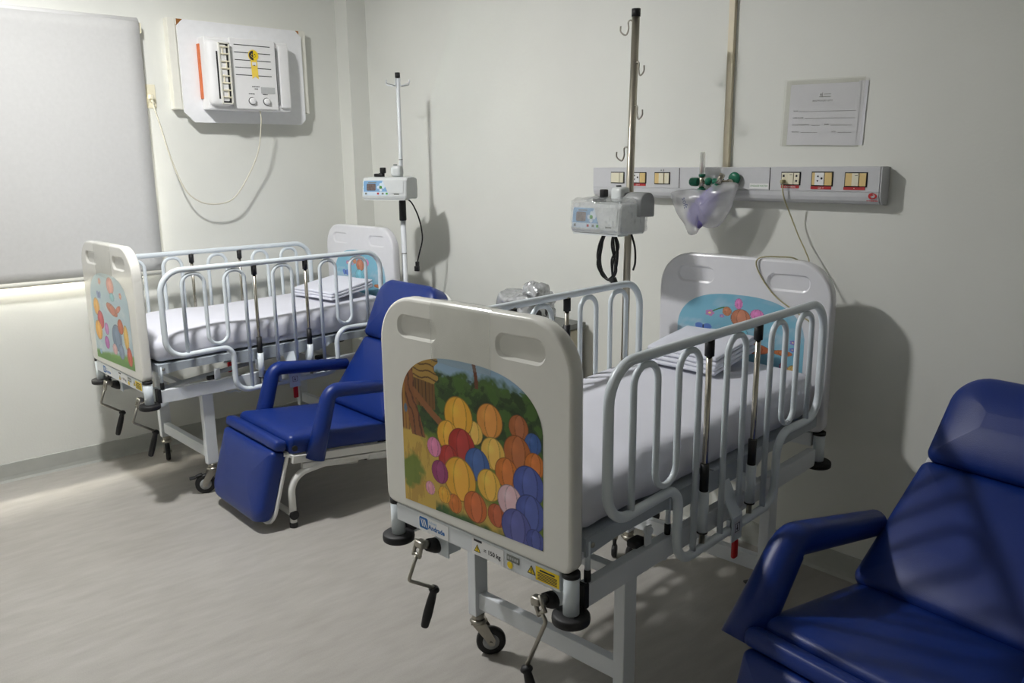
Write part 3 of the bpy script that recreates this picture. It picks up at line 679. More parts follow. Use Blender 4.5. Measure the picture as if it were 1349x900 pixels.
    for sx in (-1, 1):
        for yy in (0.066, 0.424):
            MB().cyl((sx * 0.331, yy, 0.612), (sx * 0.331, yy, 0.690), 0.0072, seg=12).lathe([(0.0085, 0.582), (0.0092, 0.590), (0.0092, 0.610), (0.008, 0.614)], 1, 14, Tm((sx * 0.331, yy, 0))).build('support_peg', [M['steel_w'], M['black']], P_)
        MB().lathe([(0.001, 0.0045), (0.006, 0.003), (0.0075, 0.0)], 0, 14, Tm((sx * 0.337, 0.078, 0.676)) @ Matrix.Rotation(sx * math.pi / 2, 4, 'Y')).build('bolt', M['zinc'], P_)
        hg = MB().box((sx * 0.326, 0.335, 0.607), (0.006, 0.030, 0.055), bev=0.002); hg.cyl((sx * 0.318, 0.335, 0.622), (sx * 0.336, 0.335, 0.622), 0.011, seg=14); hg.build('hinge_lug', M['frame_w'], P_)
    # lifting levers below
    for x, y0 in ((-0.12, 0.10), (0.12, 0.10)): MB().cyl((x * 1.9, 0.06, 0.555), (x, y0 + 0.70, 0.600), 0.012, seg=12).build('screw_shaft', M['frame_w'], B)
    guard_rail(B, 1, 0.682); guard_rail(B, -1, left_low)
    for c in cr: crank(B, *c)
    return B

NB = (-1.5975, 1.2741, 0.08376); LB = (-4.1770, 1.1433, 0.03629)
crL = (-0.222, [(-0.222, -0.012, 0.524), (-0.239, -0.044, 0.418), (-0.246, 0.058, 0.350)], (-0.261, 0.026, 0.228))
near = bed('near white hospital bed with forest picture on its footboard', NB, 'forest', 'printed forest picture with hut, trunk and coloured balls', 'sky blue picture with flowers and a butterfly',
    [crL, (0.232, [(0.232, -0.014, 0.522), (0.268, -0.018, 0.482), (0.214, -0.034, 0.338)], (0.262, -0.045, 0.238))],
    [(-1, 0.283, 0.80, False), (1, 0.283, 1.2, False), (-1, 1.125, 1.0, False), (1, 1.125, 2.6, True)], 0.945)
far = bed('far white hospital bed beside the window wall with pale sky picture on its footboard', LB, 'meadow', 'pale sky and grass picture with coloured balls', 'sky blue picture with flowers',
    [crL, (0.232, [(0.232, -0.012, 0.524), (0.215, -0.044, 0.418), (0.208, 0.058, 0.350)], (0.193, 0.026, 0.228))],
    [(-1, 0.283, 2.8, False), (1, 0.283, -1.9, True), (-1, 1.125, 1.0, False), (1, 1.125, 2.6, False)], 0.682)

# ------------------------------------------------------------------ mattresses and folded linen
def local(pose, p):
    c, s = math.cos(pose[2]), math.sin(pose[2]); return V(pose[0] + c * p[0] - s * p[1], pose[1] + s * p[0] + c * p[1], p[2])
def mattress(label, pose, crown, seed, zt):
    h = zt - 0.702
    def disp(p):
        y = p.y; x = p.x; top = max(0, min(1, (p.z + h / 2) / h))
        d = V(0, 0, 0)
        d.z += top * (crown * (y + 0.66) / 1.32 + 0.006 * nz((x * 3, y * 2, seed)) - 0.010 * (abs(x) / 0.31) ** 3)
        # creases fanning out near the foot end and along the tucked sides
        f = max(0.0, 1 - (y + 0.66) / 0.40)
        d.z += top * 0.009 * f * math.sin(24 * (x * 0.7 + y * 1.2) + 4 * nz((x * 2, y * 2, seed + 3))) + top * 0.020 * math.exp(-((y + 0.36) / 0.16) ** 2)
        side = 1 - top if abs(x) > 0.28 or abs(y) > 0.60 else 0
        wv = 0.010 * nz((x * 2, y * 5 + p.z * 9, seed + 5)) + 0.007 * nz((x * 3, y * 14, p.z * 12 + seed))
        if abs(x) > 0.27: d.x += math.copysign(wv + 0.010 * side * top * 4, x)
        if abs(y) > 0.60: d.y += math.copysign(wv * 0.5, y)
        return d
    m = MB().rbox((0.634, 1.31, h), 0.035, (26, 60, 6), Tm((0, 0, 0)), 0, disp)
    T = Matrix.Translation(local(pose, (0, 0.712, 0.702 + h / 2 + 0.002))) @ Matrix.Rotation(pose[2], 4, 'Z')
    m.v = [tuple(T @ Vector(p)) for p in m.v]
    return tag(m.build('mattress', M['sheet']), label, 'mattress', 'sheeted mattresses on the beds')
mattress('white sheeted mattress on the near bed, creased near the foot', NB, 0.045, 2.0, 0.825)
mattress('white sheeted mattress on the far bed by the window wall', LB, 0.045, 9.0, 0.825)

def folded(label, pose, c, size, rz, layers, tilt, z):
    o = thing('folded_sheet', label, 'linen', local(pose, (c[0], c[1], z)), pose[2] + rz, 'folded sheets at the bed heads')
    th = size[2] / layers
    for k in range(layers):
        s = MB(); q = 0.004 * k
        def disp(p, k=k): return V(0.004 * nz((p.y * 9, k, 1)), 0.004 * nz((p.x * 9, k, 4)), 0.004 * nz((p.x * 6, p.y * 6, k)) + tilt * (p.y + size[1] / 2) + 0.004 * (1 - abs(p.x) / size[0]))
        s.rbox((size[0] - q * (k % 2), size[1] - q, th * 0.96), th * 0.46, (10, 8, 1), Tm((0.003 * (k % 2), 0.002 * k, th * (k + 0.5))), 0, disp)
        s.build('fold', M['linen'], o)
    return o
FOLD_N = folded('folded white sheet stack at the head of the near bed', NB, (-0.05, 1.20), (0.31, 0.27, 0.062), -0.05, 4, 0.16, 0.868)
FOLD_L = folded('folded white sheet at the head of the far bed', LB, (0.05, 1.17), (0.36, 0.30, 0.045), 0.12, 3, 0.14, 0.868)

# ------------------------------------------------------------------ recliners
def recliner(label, x, y, rz, hw, arm_dx, arm, arm_r, back, cap):
    R = thing('recliner_chair', label, 'chair', (x, y, 0), rz, 'blue recliners beside the beds')
    def pad(name, p0, p1, thick, width, rt, rb, front=0.0, n_lab=None, puff=0.012, tw=0.0):
        """pad whose front face runs from p0 to p1 (y,z); thickness goes behind/below"""
        a = V(0, p0[0], p0[1]); b = V(0, p1[0], p1[1]); v = (b - a); L = v.length; v.normalize()
        wdir = V(1, 0, 0).cross(v) * -1.0           # behind the face
        T = Matrix(((1, 0, 0, 0), (0, wdir.y, v.y, a.y), (0, wdir.z, v.z, a.z), (0, 0, 0, 1)))
        lf = lambda ins: rr_loop(-width / 2, width / 2, 0, L, rt, rb, 9, ins)
        lay = [(0.16, -puff), (0.10, -puff * 0.85), (0.05, -puff * 0.5), (0.022, 0.0), (0.010, 0.006), (0.003, 0.014), (0, 0.026), (0, thick - 0.010), (0.004, thick)]
        lay = [(min(i_, L * 0.42), w_) for i_, w_ in lay]
        return MB().slab(lf, lay, T).build(name, M['blue'], R), T, L
    # seat front is at y~0.0; origin is the floor point under the front feet
    pad('seat_cushion', (0.005, 0.428), (0.53, 0.372), 0.082, 2 * hw, 0.03, 0.03)
    pad('leg_rest_cushion', (-0.172, 0.052), (-0.078, 0.374), 0.072, 2 * hw - 0.02, 0.022, 0.075)
    MB().rbox((2 * hw, 0.060, 0.050), 0.018, (10, 2, 2), Tm((0, -0.034, 0.390), 0, -0.25)).build('knee_bolster', M['blue'], R)
    pad('backrest_cushion', back[0], back[1], 0.085, 2 * hw, 0.03, 0.03)
    pad('headrest_cushion', back[2], back[3], 0.105, 2 * hw - 0.02, 0.105, 0.03, puff=0.02)
    # white back boards behind the pads
    def board(name, p0, p1, off, width, rt, rb):
        a = V(0, p0[0], p0[1]); b = V(0, p1[0], p1[1]); v = (b - a); L = v.length; v.normalize(); wd = V(1, 0, 0).cross(v) * -1.0
        T = Matrix(((1, 0, 0, 0), (0, wd.y, v.y, a.y), (0, wd.z, v.z, a.z), (0, 0, 0, 1)))
        MB().slab(lambda ins: rr_loop(-width / 2, width / 2, 0, L, rt, rb, 9, ins), [(0.003, off), (0, off + 0.004), (0, off + 0.012), (0.003, off + 0.015)], T).build(name, M['wframe'], R)
    board('back_board', back[0], (back[3][0] + 0.012, back[3][1]), 0.100, 2 * hw + 0.015, 0.11, 0.03)
    board('leg_rest_board', (-0.176, 0.042), (-0.078, 0.378), 0.073, 2 * hw - 0.006, 0.02, 0.08)
    # arms: padded tubes
    for sx in (-1, 1):
        X = sx * (hw + 0.012 + arm_dx)
        path = fillet([(X,) + a_ for a_ in arm], 0.05, 6)
        n = len(path); rs = [arm_r * (1.32 if i == 0 else (1.06 if i == 1 else 1.0)) for i in range(n)]; rs[-1] = arm_r * 0.85
        path = path[:1] + [path[0].lerp(path[1], 0.5)] + path[1:]; rs = rs[:1] + [arm_r * 1.16] + rs[1:]
        path.append(path[-1] + V(0, 0.012, -0.002)); rs.append(0.014)
        pad_arm = MB().tube(path, rs, 0, 18).build('armrest', M['blue'], R)
        MB().cyl((X * 0.995, arm[2][0] - 0.02, arm[2][1]), (X * 0.9, arm[2][0] + 0.02, arm[2][1] - 0.01), 0.014, seg=10).build('arm_stub', M['wframe'], pad_arm)
    # enamelled frame
    for sx in (-1, 1):
        X = sx * (hw - 0.004)
        Tt = Tm((X, 0.29, 0.288), 0, -0.11)
        fr = MB().box((0, 0, 0.0), (0.026, 0.56, 0.036), 0, 0.003, Tt).box((0, 0.02, -0.036), (0.022, 0.50, 0.024), 0, 0.003, Tt).build('seat_frame', M['wframe'], R)
        MB().cyl((X + sx * 0.013, 0.022, 0.372), (X + sx * cap[1], 0.022, 0.372), 0.013, seg=16).build('pivot_cap', M[cap[0]], R)
        lg = MB().tube(fillet([(X, 0.0, 0.018), (X, 0.0, 0.245), (X, 0.17, 0.262), (X, 0.34, 0.236)], [0, 0.09, 0.1, 0], 8), 0.0165, 0, 14).build('leg', M['wframe'], R)
        MB().lathe([(0.013, 0.0), (0.0185, 0.0), (0.0185, 0.020), (0.0165, 0.024)], 0, 16, Tm((X, 0, 0))).build('foot_cap', M['black'], lg)
        l2 = MB().tube(fillet([(X, 0.40, 0.235), (X, 0.60, 0.205), (X, 0.71, 0.018)], [0, 0.09, 0], 8), 0.0165, 0, 14).build('leg', M['wframe'], R)
        MB().lathe([(0.013, 0.0), (0.0185, 0.0), (0.0185, 0.020), (0.0165, 0.024)], 0, 16, Tm((X, 0.71, 0))).build('foot_cap', M['black'], l2)
        MB().tube([(X - sx * 0.012, -0.02, 0.345), (X - sx * 0.006, 0.01, 0.335), (X, 0.04, 0.315)], 0.009, 0, 10).build('hinge_arm', M['wframe'], R)
    cb = MB().cyl((-hw - 0.002, 0.0, 0.060), (hw + 0.002, 0.0, 0.060), 0.0135, seg=14).build('cross_tube', M['wframe'], R)
    for sx in (-1, 1): MB().cyl((sx * (hw + 0.002), 0, 0.060), (sx * (hw + 0.014), 0, 0.060), 0.0215, seg=18).build('tube_cap', M['black'], cb)
    MB().cyl((-hw, 0.45, 0.24), (hw, 0.45, 0.24), 0.0125, seg=12).build('cross_tube', M['wframe'], R)
    return R
def chair_at(pose, label, d, *a):   # pose: floor point of the right front foot
    c, s = math.cos(pose[2]), math.sin(pose[2])
    return recliner(label, pose[0] + c * d, pose[1] + s * d, pose[2], *a)
chair_at((-3.243, 1.5358, 0.0), 'blue vinyl recliner with white frame standing between the two beds', -0.262, 0.270, 0.0,
    [(0.115, 0.300), (0.210, 0.602), (0.625, 0.556)], 0.034, [(0.492, 0.388), (0.735, 0.706), (0.715, 0.710), (0.852, 1.005)], ('black', 0.020))
chair_at((-0.487, 1.72, -0.09), 'blue vinyl recliner at the right edge, beside the near bed', -0.245, 0.306, 0.016,
    [(-0.020, 0.345), (0.165, 0.585), (0.600, 0.512)], 0.047, [(0.425, 0.405), (0.795, 0.690), (0.770, 0.700), (0.960, 0.945)], ('white', 0.062))

# ------------------------------------------------------------------ air conditioner
ac = thing('air_conditioner', 'white window air conditioner set in a wall frame above the far bed', 'air conditioner', (XL, 2.10, 1.84))
fr = MB()
for yy in (1.733, 2.503): fr.box((XL + 0.030, yy, 2.145), (0.060, 0.042, 0.475), bev=0.003)
for zz in (1.924, 2.366): fr.box((XL + 0.029, 2.115, zz), (0.058, 0.79, 0.034), bev=0.003)
fr.box((XL + 0.026, 2.115, 2.145), (0.052, 0.76, 0.44), 0)
for yc_ in (1.786, 2.462): fr.box((XL + 0.0545, yc_, 2.355), (0.008, 0.05, 0.05), 1)
fr.build('wall_frame', [M['creamp'], M['wood']], ac, True)
pb = MB(); y0, y1, z0, z1, c = 1.757, 2.488, 1.838, 2.378, 0.035
lo = [(y0, z0 + 0.055), (y0 + 0.055, z0), (y1 - 0.03, z0), (y1, z0 + 0.03), (y1, z1 - c), (y1 - c, z1), (y0 + c, z1), (y0, z1 - c)]; n = len(lo)
pb.add([(XL + 0.064, a, b) for a, b in lo] + [(XL + 0.074, a, b) for a, b in lo], [list(range(n)), list(range(n, 2 * n))] + [(i, (i + 1) % n, n + (i + 1) % n, n + i) for i in range(n)])
pb.build('backing_board', M['board'], ac, True)
bx = XL + 0.072; ay0, ay1, az0, az1 = 1.862, 2.352, 1.906, 2.290; dp = 0.112
hs = MB()
hs.box((bx + dp * 0.40, (ay0 + ay1) / 2, (az0 + az1) / 2), (dp * 0.8, ay1 - ay0, az1 - az0), bev=0.008)
hs.build('housing', M['white'], ac, True)
# left bulge holding the louvre
MB().rbox((0.10, 0.128, 0.350), 0.03, (3, 3, 6), Tm((bx + 0.078, ay0 + 0.066, (az0 + az1) / 2))).build('side_cowl', M['white'], ac, True)
lv = MB(); ly, lx = ay0 + 0.090, bx + 0.128
lv.box((lx - 0.004, ly, 2.095), (0.006, 0.052, 0.316), 1)
for dy in (-0.028, 0.028): lv.box((lx + 0.004, ly + dy, 2.095), (0.014, 0.006, 0.322), 0)
for dz in (-0.159, 0.159): lv.box((lx + 0.004, ly, 2.095 + dz), (0.014, 0.06, 0.006), 0)
lv.build('louvre_frame', [M['creamp'], M['dark']], ac, True)
for k in range(8):
    MB().box((lx + 0.004, ly, 2.235 - k * 0.038), (0.012, 0.052, 0.0045), rot=Matrix.Rotation(0.35 * (-1) ** k, 3, 'Y')).build('slat', M['cream'], ac, True)
for k in range(4):
    MB().box((lx + 0.002, ly + (0.010 if k % 2 else -0.008), 2.215 - k * 0.075), (0.010, 0.004, 0.05)).build('slat', M['cream'], ac, True)
MB().box((bx + 0.126, ay0 + 0.050, 2.085), (0.006, 0.009, 0.25)).build('vent_slot', M['dark'], ac, True)
MB().box((bx + 0.014, ay0 - 0.003, 2.110), (0.026, 0.010, 0.290), bev=0.002).build('foam_strip', M['orange'], ac, True, label='orange foam strip along the left side')
fpn = MB(); fy0, fy1 = 1.998, 2.264
fpn.box((bx + dp * 0.80 + 0.009, (fy0 + fy1) / 2, (az0 + az1) / 2 + 0.004), (0.018, fy1 - fy0, az1 - az0 - 0.006), 0, 0.004)
fx = bx + dp * 0.80 + 0.0185
for k in range(5): fpn.box((fx, (fy0 + fy1) / 2 - 0.004, 2.256 - k * 0.040), (0.0012, 0.212, 0.0038), 1)
fpn.build('front_panel', [M['white'], M['dark']], ac, True)
MB().box((fx - 0.010, fy0 - 0.010, 2.105), (0.018, 0.005, 0.30)).build('vent_slot', M['dark'], ac, True)
MB().box((fx - 0.012, fy1 + 0.009, 2.10), (0.018, 0.006, 0.31)).build('vent_slot', M['grey'], ac, True)
MB().rbox((0.03, 0.062, 0.345), 0.006, (1, 2, 6), Tm((fx - 0.014, fy1 + 0.050, (az0 + az1) / 2))).build('side_vent', M['white'], ac, True)
TE = lambda y, z: Matrix.Translation((fx + 0.0012, y, z)) @ T_EAST
for yy in (2.105, 2.192):
    kb = MB().lathe([(0.0215, 0.0), (0.0215, 0.002)], 1, 24, Matrix.Translation((fx, yy, 1.957)) @ Matrix.Rotation(math.pi / 2, 4, 'Y')).lathe([(0.0185, 0.002), (0.018, 0.012), (0.015, 0.016), (0.001, 0.0165)], 0, 24, Matrix.Translation((fx, yy, 1.957)) @ Matrix.Rotation(math.pi / 2, 4, 'Y'))
    kb.box((fx + 0.017, yy, 1.957), (0.003, 0.005, 0.030), 0, rot=Matrix.Rotation(0.9, 3, 'X')).build('knob', [M['white'], M['ink']], ac, True)
bs = MB()
for yy, zz, wd in ((2.135, 2.036, 0.045), (2.138, 2.024, 0.022), (2.108, 1.996, 0.036), (2.188, 1.996, 0.030)):
    q = int(wd / 0.005)
    for k in range(q): bs.box((fx + 0.0004, yy - wd / 2 + k * 0.005, zz), (0.0008, 0.0036, 0.0045 - 0.0012 * (k % 3 == 1)), 0)
bs.box((fx + 0.0004, 2.205, 2.018), (0.0006, 0.085, 0.034), 1)
bs.build('control_markings', [M['ink'], M['lightgrey']], ac, True)
sk = MB(); syc, szc = 2.130, 2.204
def disc(mb, r, mi, dx, half=None):
    a0, a1 = (0, 360) if half is None else ((90, 270) if half == 'L' else (-90, 90))
    mb.add([(fx + dx, syc + r * math.cos(math.radians(a0 + (a1 - a0) * k / 24)), szc + r * math.sin(math.radians(a0 + (a1 - a0) * k / 24))) for k in range(24 if half is None else 25)], [list(range(24 if half is None else 25))], mi)
sk.add([(fx + 0.001, syc - 0.018, szc - 0.02), (fx + 0.001, syc + 0.020, szc - 0.02), (fx + 0.001, syc + 0.024, szc - 0.128), (fx + 0.001, syc + 0.003, szc - 0.112), (fx + 0.001, syc - 0.014, szc - 0.126)], [(0, 1, 2, 3, 4)], 0)
disc(sk, 0.031, 0, 0.0014); disc(sk, 0.026, 1, 0.0018, 'L'); disc(sk, 0.026, 2, 0.0018, 'R')
sk.box((fx + 0.0022, syc + 0.009, szc + 0.006), (0.0006, 0.005, 0.006), 1); sk.box((fx + 0.0022, syc - 0.008, szc + 0.006), (0.0006, 0.005, 0.006), 2)
for k in range(7):
    a = math.radians(200 + k * 23); sk.box((fx + 0.0022, syc + 0.015 * math.cos(a), szc + 0.004 + 0.015 * math.sin(a)), (0.0006, 0.004, 0.003), 2 if math.cos(a) < 0 else 1)
sk.box((fx + 0.0018, syc + 0.002, szc - 0.045), (0.0006, 0.024, 0.018), 3); sk.box((fx + 0.0022, syc + 0.002, szc - 0.053), (0.0006, 0.010, 0.004), 1)
sk.build('energy_seal', [M['ylight'], M['ink'], M['yellow'], M['white']], ac, True, label='round half black half yellow smiling seal with a yellow ribbon')
cord = spline([(XL + 0.13, 2.165, 1.925), (XL + 0.150, 2.164, 1.885), (XL + 0.150, 2.162, 1.827), (XL + 0.125, 2.143, 1.678), (XL + 0.105, 2.080, 1.540), (XL + 0.100, 1.985, 1.417), (XL + 0.100, 1.879, 1.387), (XL + 0.100, 1.781, 1.408), (XL + 0.090, 1.711, 1.481), (XL + 0.070, 1.660, 1.646), (XL + 0.050, 1.627, 1.820), (XL + 0.040, 1.608, 1.915), (XL + 0.036, 1.604, 1.958)], 8)
MB().tube(cord, 0.0038, 0, 8).build('power_cord', M['cordw'], ac, True)
MB().rbox((0.035, 0.022, 0.026), 0.006, (1, 1, 1), Tm((XL + 0.027, 1.602, 1.968))).cyl((XL + 0.03, 1.605, 1.95), (XL + 0.038, 1.61, 1.93), 0.006, seg=10).build('plug', M['cream'], ac, True)
wo = thing('wall_outlet', 'cream wall outlet between blind and air conditioner with a plug in it', 'outlet', (XL, 1.605, 1.912))
MB().box((XL + 0.004, 1.606, 1.973), (0.008, 0.055, 0.122), bev=0.002).build('outlet_plate', M['cream'], wo, True)
MB().box((XL + 0.009, 1.606, 1.973), (0.003, 0.030, 0.060), bev=0.001).build('outlet_insert', M['cream'], wo, True)

# ------------------------------------------------------------------ bedhead console
cn = thing('bedhead_console', 'long white bedhead console with switches and outlets on the back wall', 'console', (-1.965, YB, 1.44))
FY = YB - 0.060; CX0, CX1 = -2.632, -1.300
prof = [(0.0, 1.574), (0.058, 1.574), (0.060, 1.572), (0.060, 1.4885), (0.057, 1.4875), (0.057, 1.4855), (0.060, 1.4845), (0.059, 1.470), (0.054, 1.456), (0.045, 1.447), (0.0, 1.441)]
def loft(mb, xs, prf, mi=0):
    n = len(prf); vs = []
    for x_ in xs: vs += [(x_, YB - d - 0.0005, z_) for d, z_ in prf]
    fs = [(i * n + k, i * n + k + 1, (i + 1) * n + k + 1, (i + 1) * n + k) for i in range(len(xs) - 1) for k in range(n - 1)] + [list(range(n)), list(range((len(xs) - 1) * n, len(xs) * n))]
    mb.add(vs, fs, mi)
mb = MB(); loft(mb, [CX0, CX1], prof); mb.build('console_body', M['alu'], cn, True)
mb = MB(); loft(mb, [CX1 + 0.001, CX1 + 0.006], [(d * 0.97, 1.5075 + (z_ - 1.5075) * 0.985) for d, z_ in prof]); mb.build('end_cap', M['alu'], cn, True)
for xx in (-2.144, -1.721): MB().box((xx, FY - 0.0008, 1.530), (0.003, 0.0012, 0.084)).build('panel_joint', M['dark'], cn, True)
def modules(x0, x1, z0, z1, mods, name):
    """frame opening with side by side modules: (width share, material, depth, marks)"""
    b = MB().box(((x0 + x1) / 2, FY - 0.0012, (z0 + z1) / 2), (x1 - x0 + 0.006, 0.002, z1 - z0 + 0.006)).build(name, M['dark'], cn, True)
    x = x0; tot = sum(m[0] for m in mods)
    for wd, mt, dpt, mk in mods:
        W_ = (x1 - x0) * wd / tot; xc = x + W_ / 2
        mm = MB().box((xc, FY - 0.002 - dpt / 2, (z0 + z1) / 2), (W_ - 0.0012, dpt, z1 - z0 - 0.001), 0, min(0.0012, dpt * 0.3)); ys = FY - 0.0024 - dpt
        for kind, ax, az in mk:
            q = 0.0042
            if kind == 'up': mm.add([(xc + ax - q, ys, (z0 + z1) / 2 + az - q), (xc + ax + q, ys, (z0 + z1) / 2 + az - q), (xc + ax, ys, (z0 + z1) / 2 + az + q)], [(0, 1, 2)], 1)
            if kind == 'dn': mm.add([(xc + ax - q, ys, (z0 + z1) / 2 + az + q), (xc + ax, ys, (z0 + z1) / 2 + az - q), (xc + ax + q, ys, (z0 + z1) / 2 + az + q)], [(0, 1, 2)], 1)
            if kind == 'o': mm.add([(xc + ax + 0.0042 * math.cos(a * 0.5236), ys, (z0 + z1) / 2 + az + 0.0042 * math.sin(a * 0.5236)) for a in range(12)], [list(range(12))], 1)
            if kind == 's': mm.box((xc + ax, ys, (z0 + z1) / 2 + az), (0.008, 0.0005, 0.008), 1)
            if kind == '-': mm.box((xc + ax, ys, (z0 + z1) / 2 + az), (0.010, 0.0005, 0.0018), 1)
        mm.build('module', [M[mt], M['ink']], b, True); x += W_
C_, T_ = 'cream', 'tan'
modules(-2.520, -2.447, 1.508, 1.552, [(1, C_, 0.004, []), (1.4, C_, 0.006, []), (1, C_, 0.004, [])], 'switch_plate')
modules(-2.410, -2.323, 1.509, 1.551, [(0.5, T_, 0.003, []), (1.3, 'white', 0.005, [('up', -0.006, 0.011), ('dn', -0.006, -0.008), ('o', 0.010, 0.002)]), (1, T_, 0.003, [])], 'outlet_plate')
modules(-2.272, -2.195, 1.507, 1.551, [(1, T_, 0.003, []), (1.1, C_, 0.006, []), (0.12, T_, 0.002, []), (1, C_, 0.004, [])], 'switch_plate')
modules(-1.670, -1.597, 1.510, 1.553, [(1, C_, 0.004, [('s', -0.003, 0.010)]), (1, C_, 0.006, [('-', 0.002, 0.014)]), (0.9, C_, 0.004, [('o', 0, 0.010), ('o', 0, -0.008)])], 'outlet_plate')
modules(-1.548, -1.471, 1.508, 1.554, [(0.4, T_, 0.003, []), (1.3, 'white', 0.005, [('up', -0.005, 0.011), ('dn', -0.006, -0.008), ('o', 0.009, 0.002)]), (1, T_, 0.003, [])], 'outlet_plate')
modules(-1.422, -1.346, 1.507, 1.552, [(1, T_, 0.003, []), (1, C_, 0.006, [('-', 0.004, 0.014)]), (1, T_, 0.003, [])], 'switch_plate')
for x0, x1, z_, tx in ((-2.410, -2.323, 1.5005, '220 V'), (-1.672, -1.599, 1.5015, 'CHAMADA'), (-1.552, -1.473, 1.4995, '220 V'), (-1.427, -1.349, 1.499, '+')):
    MB().box(((x0 + x1) / 2, FY - 0.0012, z_), (x1 - x0, 0.0012, 0.0105), 0).text(tx, 0.0095, Matrix.Translation(((x0 + x1) / 2, FY - 0.0022, z_ - 0.0034)) @ T_FRONT, 1, 'CENTER').build('red_label', [M['redlab'], M['white']], cn, True, label='red label strip with ' + tx)
MB().box((-1.766, FY - 0.0010, 1.5025), (0.082, 0.001, 0.020), 0).text('UNIDADE MASTER', 0.0092, Matrix.Translation((-1.766, FY - 0.0018, 1.500)) @ T_FRONT, 1, 'CENTER').build('green_text_label', [M['white'], M['greeni']], cn, True, label='white label with green lettering')
MB().text('A B', 0.014, Matrix.Translation((-2.234, FY - 0.0010, 1.5575)) @ T_FRONT, 0, 'CENTER').build('pen_mark', M['ink'], cn, True)
lg = MB(); lx, lz = -1.3205, 1.4735; ly = FY - 0.0012
def arc(mb, cx, cz, r0, r1, a0, a1, mi=0, n=14):
    vs = []
    for k in range(n + 1):
        a = math.radians(a0 + (a1 - a0) * k / n); t = 0.35 + 0.65 * math.sin(math.pi * min(1, k / n * 1.1)); rm = (r0 + r1) / 2; hh = (r1 - r0) / 2 * t
        vs += [(cx + 1.25 * (rm - hh) * math.cos(a), ly, cz + (rm - hh) * math.sin(a)), (cx + 1.25 * (rm + hh) * math.cos(a), ly, cz + (rm + hh) * math.sin(a))]
    mb.add(vs, [(2 * k, 2 * k + 1, 2 * k + 3, 2 * k + 2) for k in range(n)], mi)
arc(lg, lx, lz, 0.0055, 0.0125, 70, 300); arc(lg, lx + 0.002, lz, 0.0050, 0.0110, -110, 110); arc(lg, lx - 0.001, lz + 0.001, 0.001, 0.005, 20, 200)
for k in range(9): lg.box((lx - 0.018 + k * 0.0045, ly, 1.4575), (0.0034, 0.0005, 0.0035), 0)
lg.build('maker_emblem', M['redlab'], cn, True, label='red swirl emblem above a line of tiny red lettering')

# nurse call cord: from the console outlet, down behind the headboard, over its top and across its face
hp = lambda x, y, z: local(NB, (x, y, z))
cpts = [V(-1.656, FY - 0.012, 1.521), V(-1.655, FY - 0.020, 1.505), V(-1.650, FY - 0.012, 1.46), V(-1.632, YB - 0.045, 1.39), V(-1.600, YB - 0.04, 1.32), V(-1.560, YB - 0.05, 1.262), V(-1.535, YB - 0.07, 1.225), hp(0.19, BL + 0.055, 1.20), hp(0.20, BL + 0.04, 1.235), hp(0.185, BL + 0.012, 1.2545), hp(0.14, BL + 0.0, 1.2560), hp(0.085, BL - 0.020, 1.2530), hp(0.066, BL - 0.031, 1.235), hp(0.078, BL - 0.028, 1.195), hp(0.115, BL - 0.027, 1.145), hp(0.160, BL - 0.027, 1.105), hp(0.235, BL - 0.027, 1.062), hp(0.285, BL - 0.027, 1.035)]
cc = thing('call_cord', 'thin tan cord hanging from the console over the headboard of the near bed', 'cord', (-1.656, YB - 0.06, 1.0))
MB().tube(spline(cpts, 8), 0.0026, 0, 8).build('cord', M['cordt'], cc, True)
MB().rbox((0.012, 0.024, 0.014), 0.004, (1, 1, 1), Tm((-1.656, FY - 0.018, 1.521))).build('plug', M['cordt'], cc, True)

# ------------------------------------------------------------------ oxygen flowmeter, mask bag
fm = thing('oxygen_flowmeter', 'green oxygen flowmeter with clear tube plugged into the console', 'flowmeter', (-1.99, YB - 0.06, 1.48))
oy = YB - 0.115
MB().lathe([(0.0105, 1.545), (0.0105, 1.628), (0.009, 1.634)], 0, 20, Tm((-1.992, oy, 0))).build('flow_tube', M['clear'], fm, True)
ft = MB().cyl((-1.992, oy, 1.552), (-1.992, oy, 1.592), 0.0055, 0, 10)
for k in range(6): ft.box((-1.992, oy - 0.0062, 1.556 + k * 0.007), (0.006, 0.0012, 0.0014), 1)
ft.build('scale_insert', [M['white'], M['redlab']], fm, True)
fb = MB().cyl((-1.992, oy, 1.490), (-1.992, oy, 1.545), 0.0105, seg=18).cyl((-1.992, oy, 1.515), (-1.86, oy, 1.520), 0.0065, seg=12).cyl((-1.870, oy, 1.519), (-1.870, YB - 0.061, 1.519), 0.009, seg=14)
fb.build('valve_body', M['chrome'], fm, True)
gn = MB()
gn.lathe([(0.0135, 1.538), (0.0135, 1.548)], 0, 20, Tm((-1.992, oy, 0))); gn.lathe([(0.0165, 1.474), (0.017, 1.490), (0.015, 1.492)], 0, 12, Tm((-1.992, oy, 0)))
gn.build('green_collar', M['teal'], fm, True)
TX = lambda x, z: Matrix.Translation((x, oy, z)) @ Matrix.Rotation(math.pi / 2, 4, 'Y')
MB().lathe([(0.016, -0.020), (0.0175, -0.016), (0.0175, 0.012), (0.012, 0.016)], 0, 10, TX(-2.024, 1.517)).build('flow_knob', M['teal'], fm, True)
MB().lathe([(0.006, -0.014), (0.015, -0.010), (0.016, 0.006), (0.008, 0.012)], 0, 14, TX(-1.958, 1.519)).lathe([(0.008, -0.022), (0.0125, -0.020), (0.0125, 0.022), (0.009, 0.024)], 0, 14, TX(-1.915, 1.519)).build('hose_nut', M['teal'], fm, True)
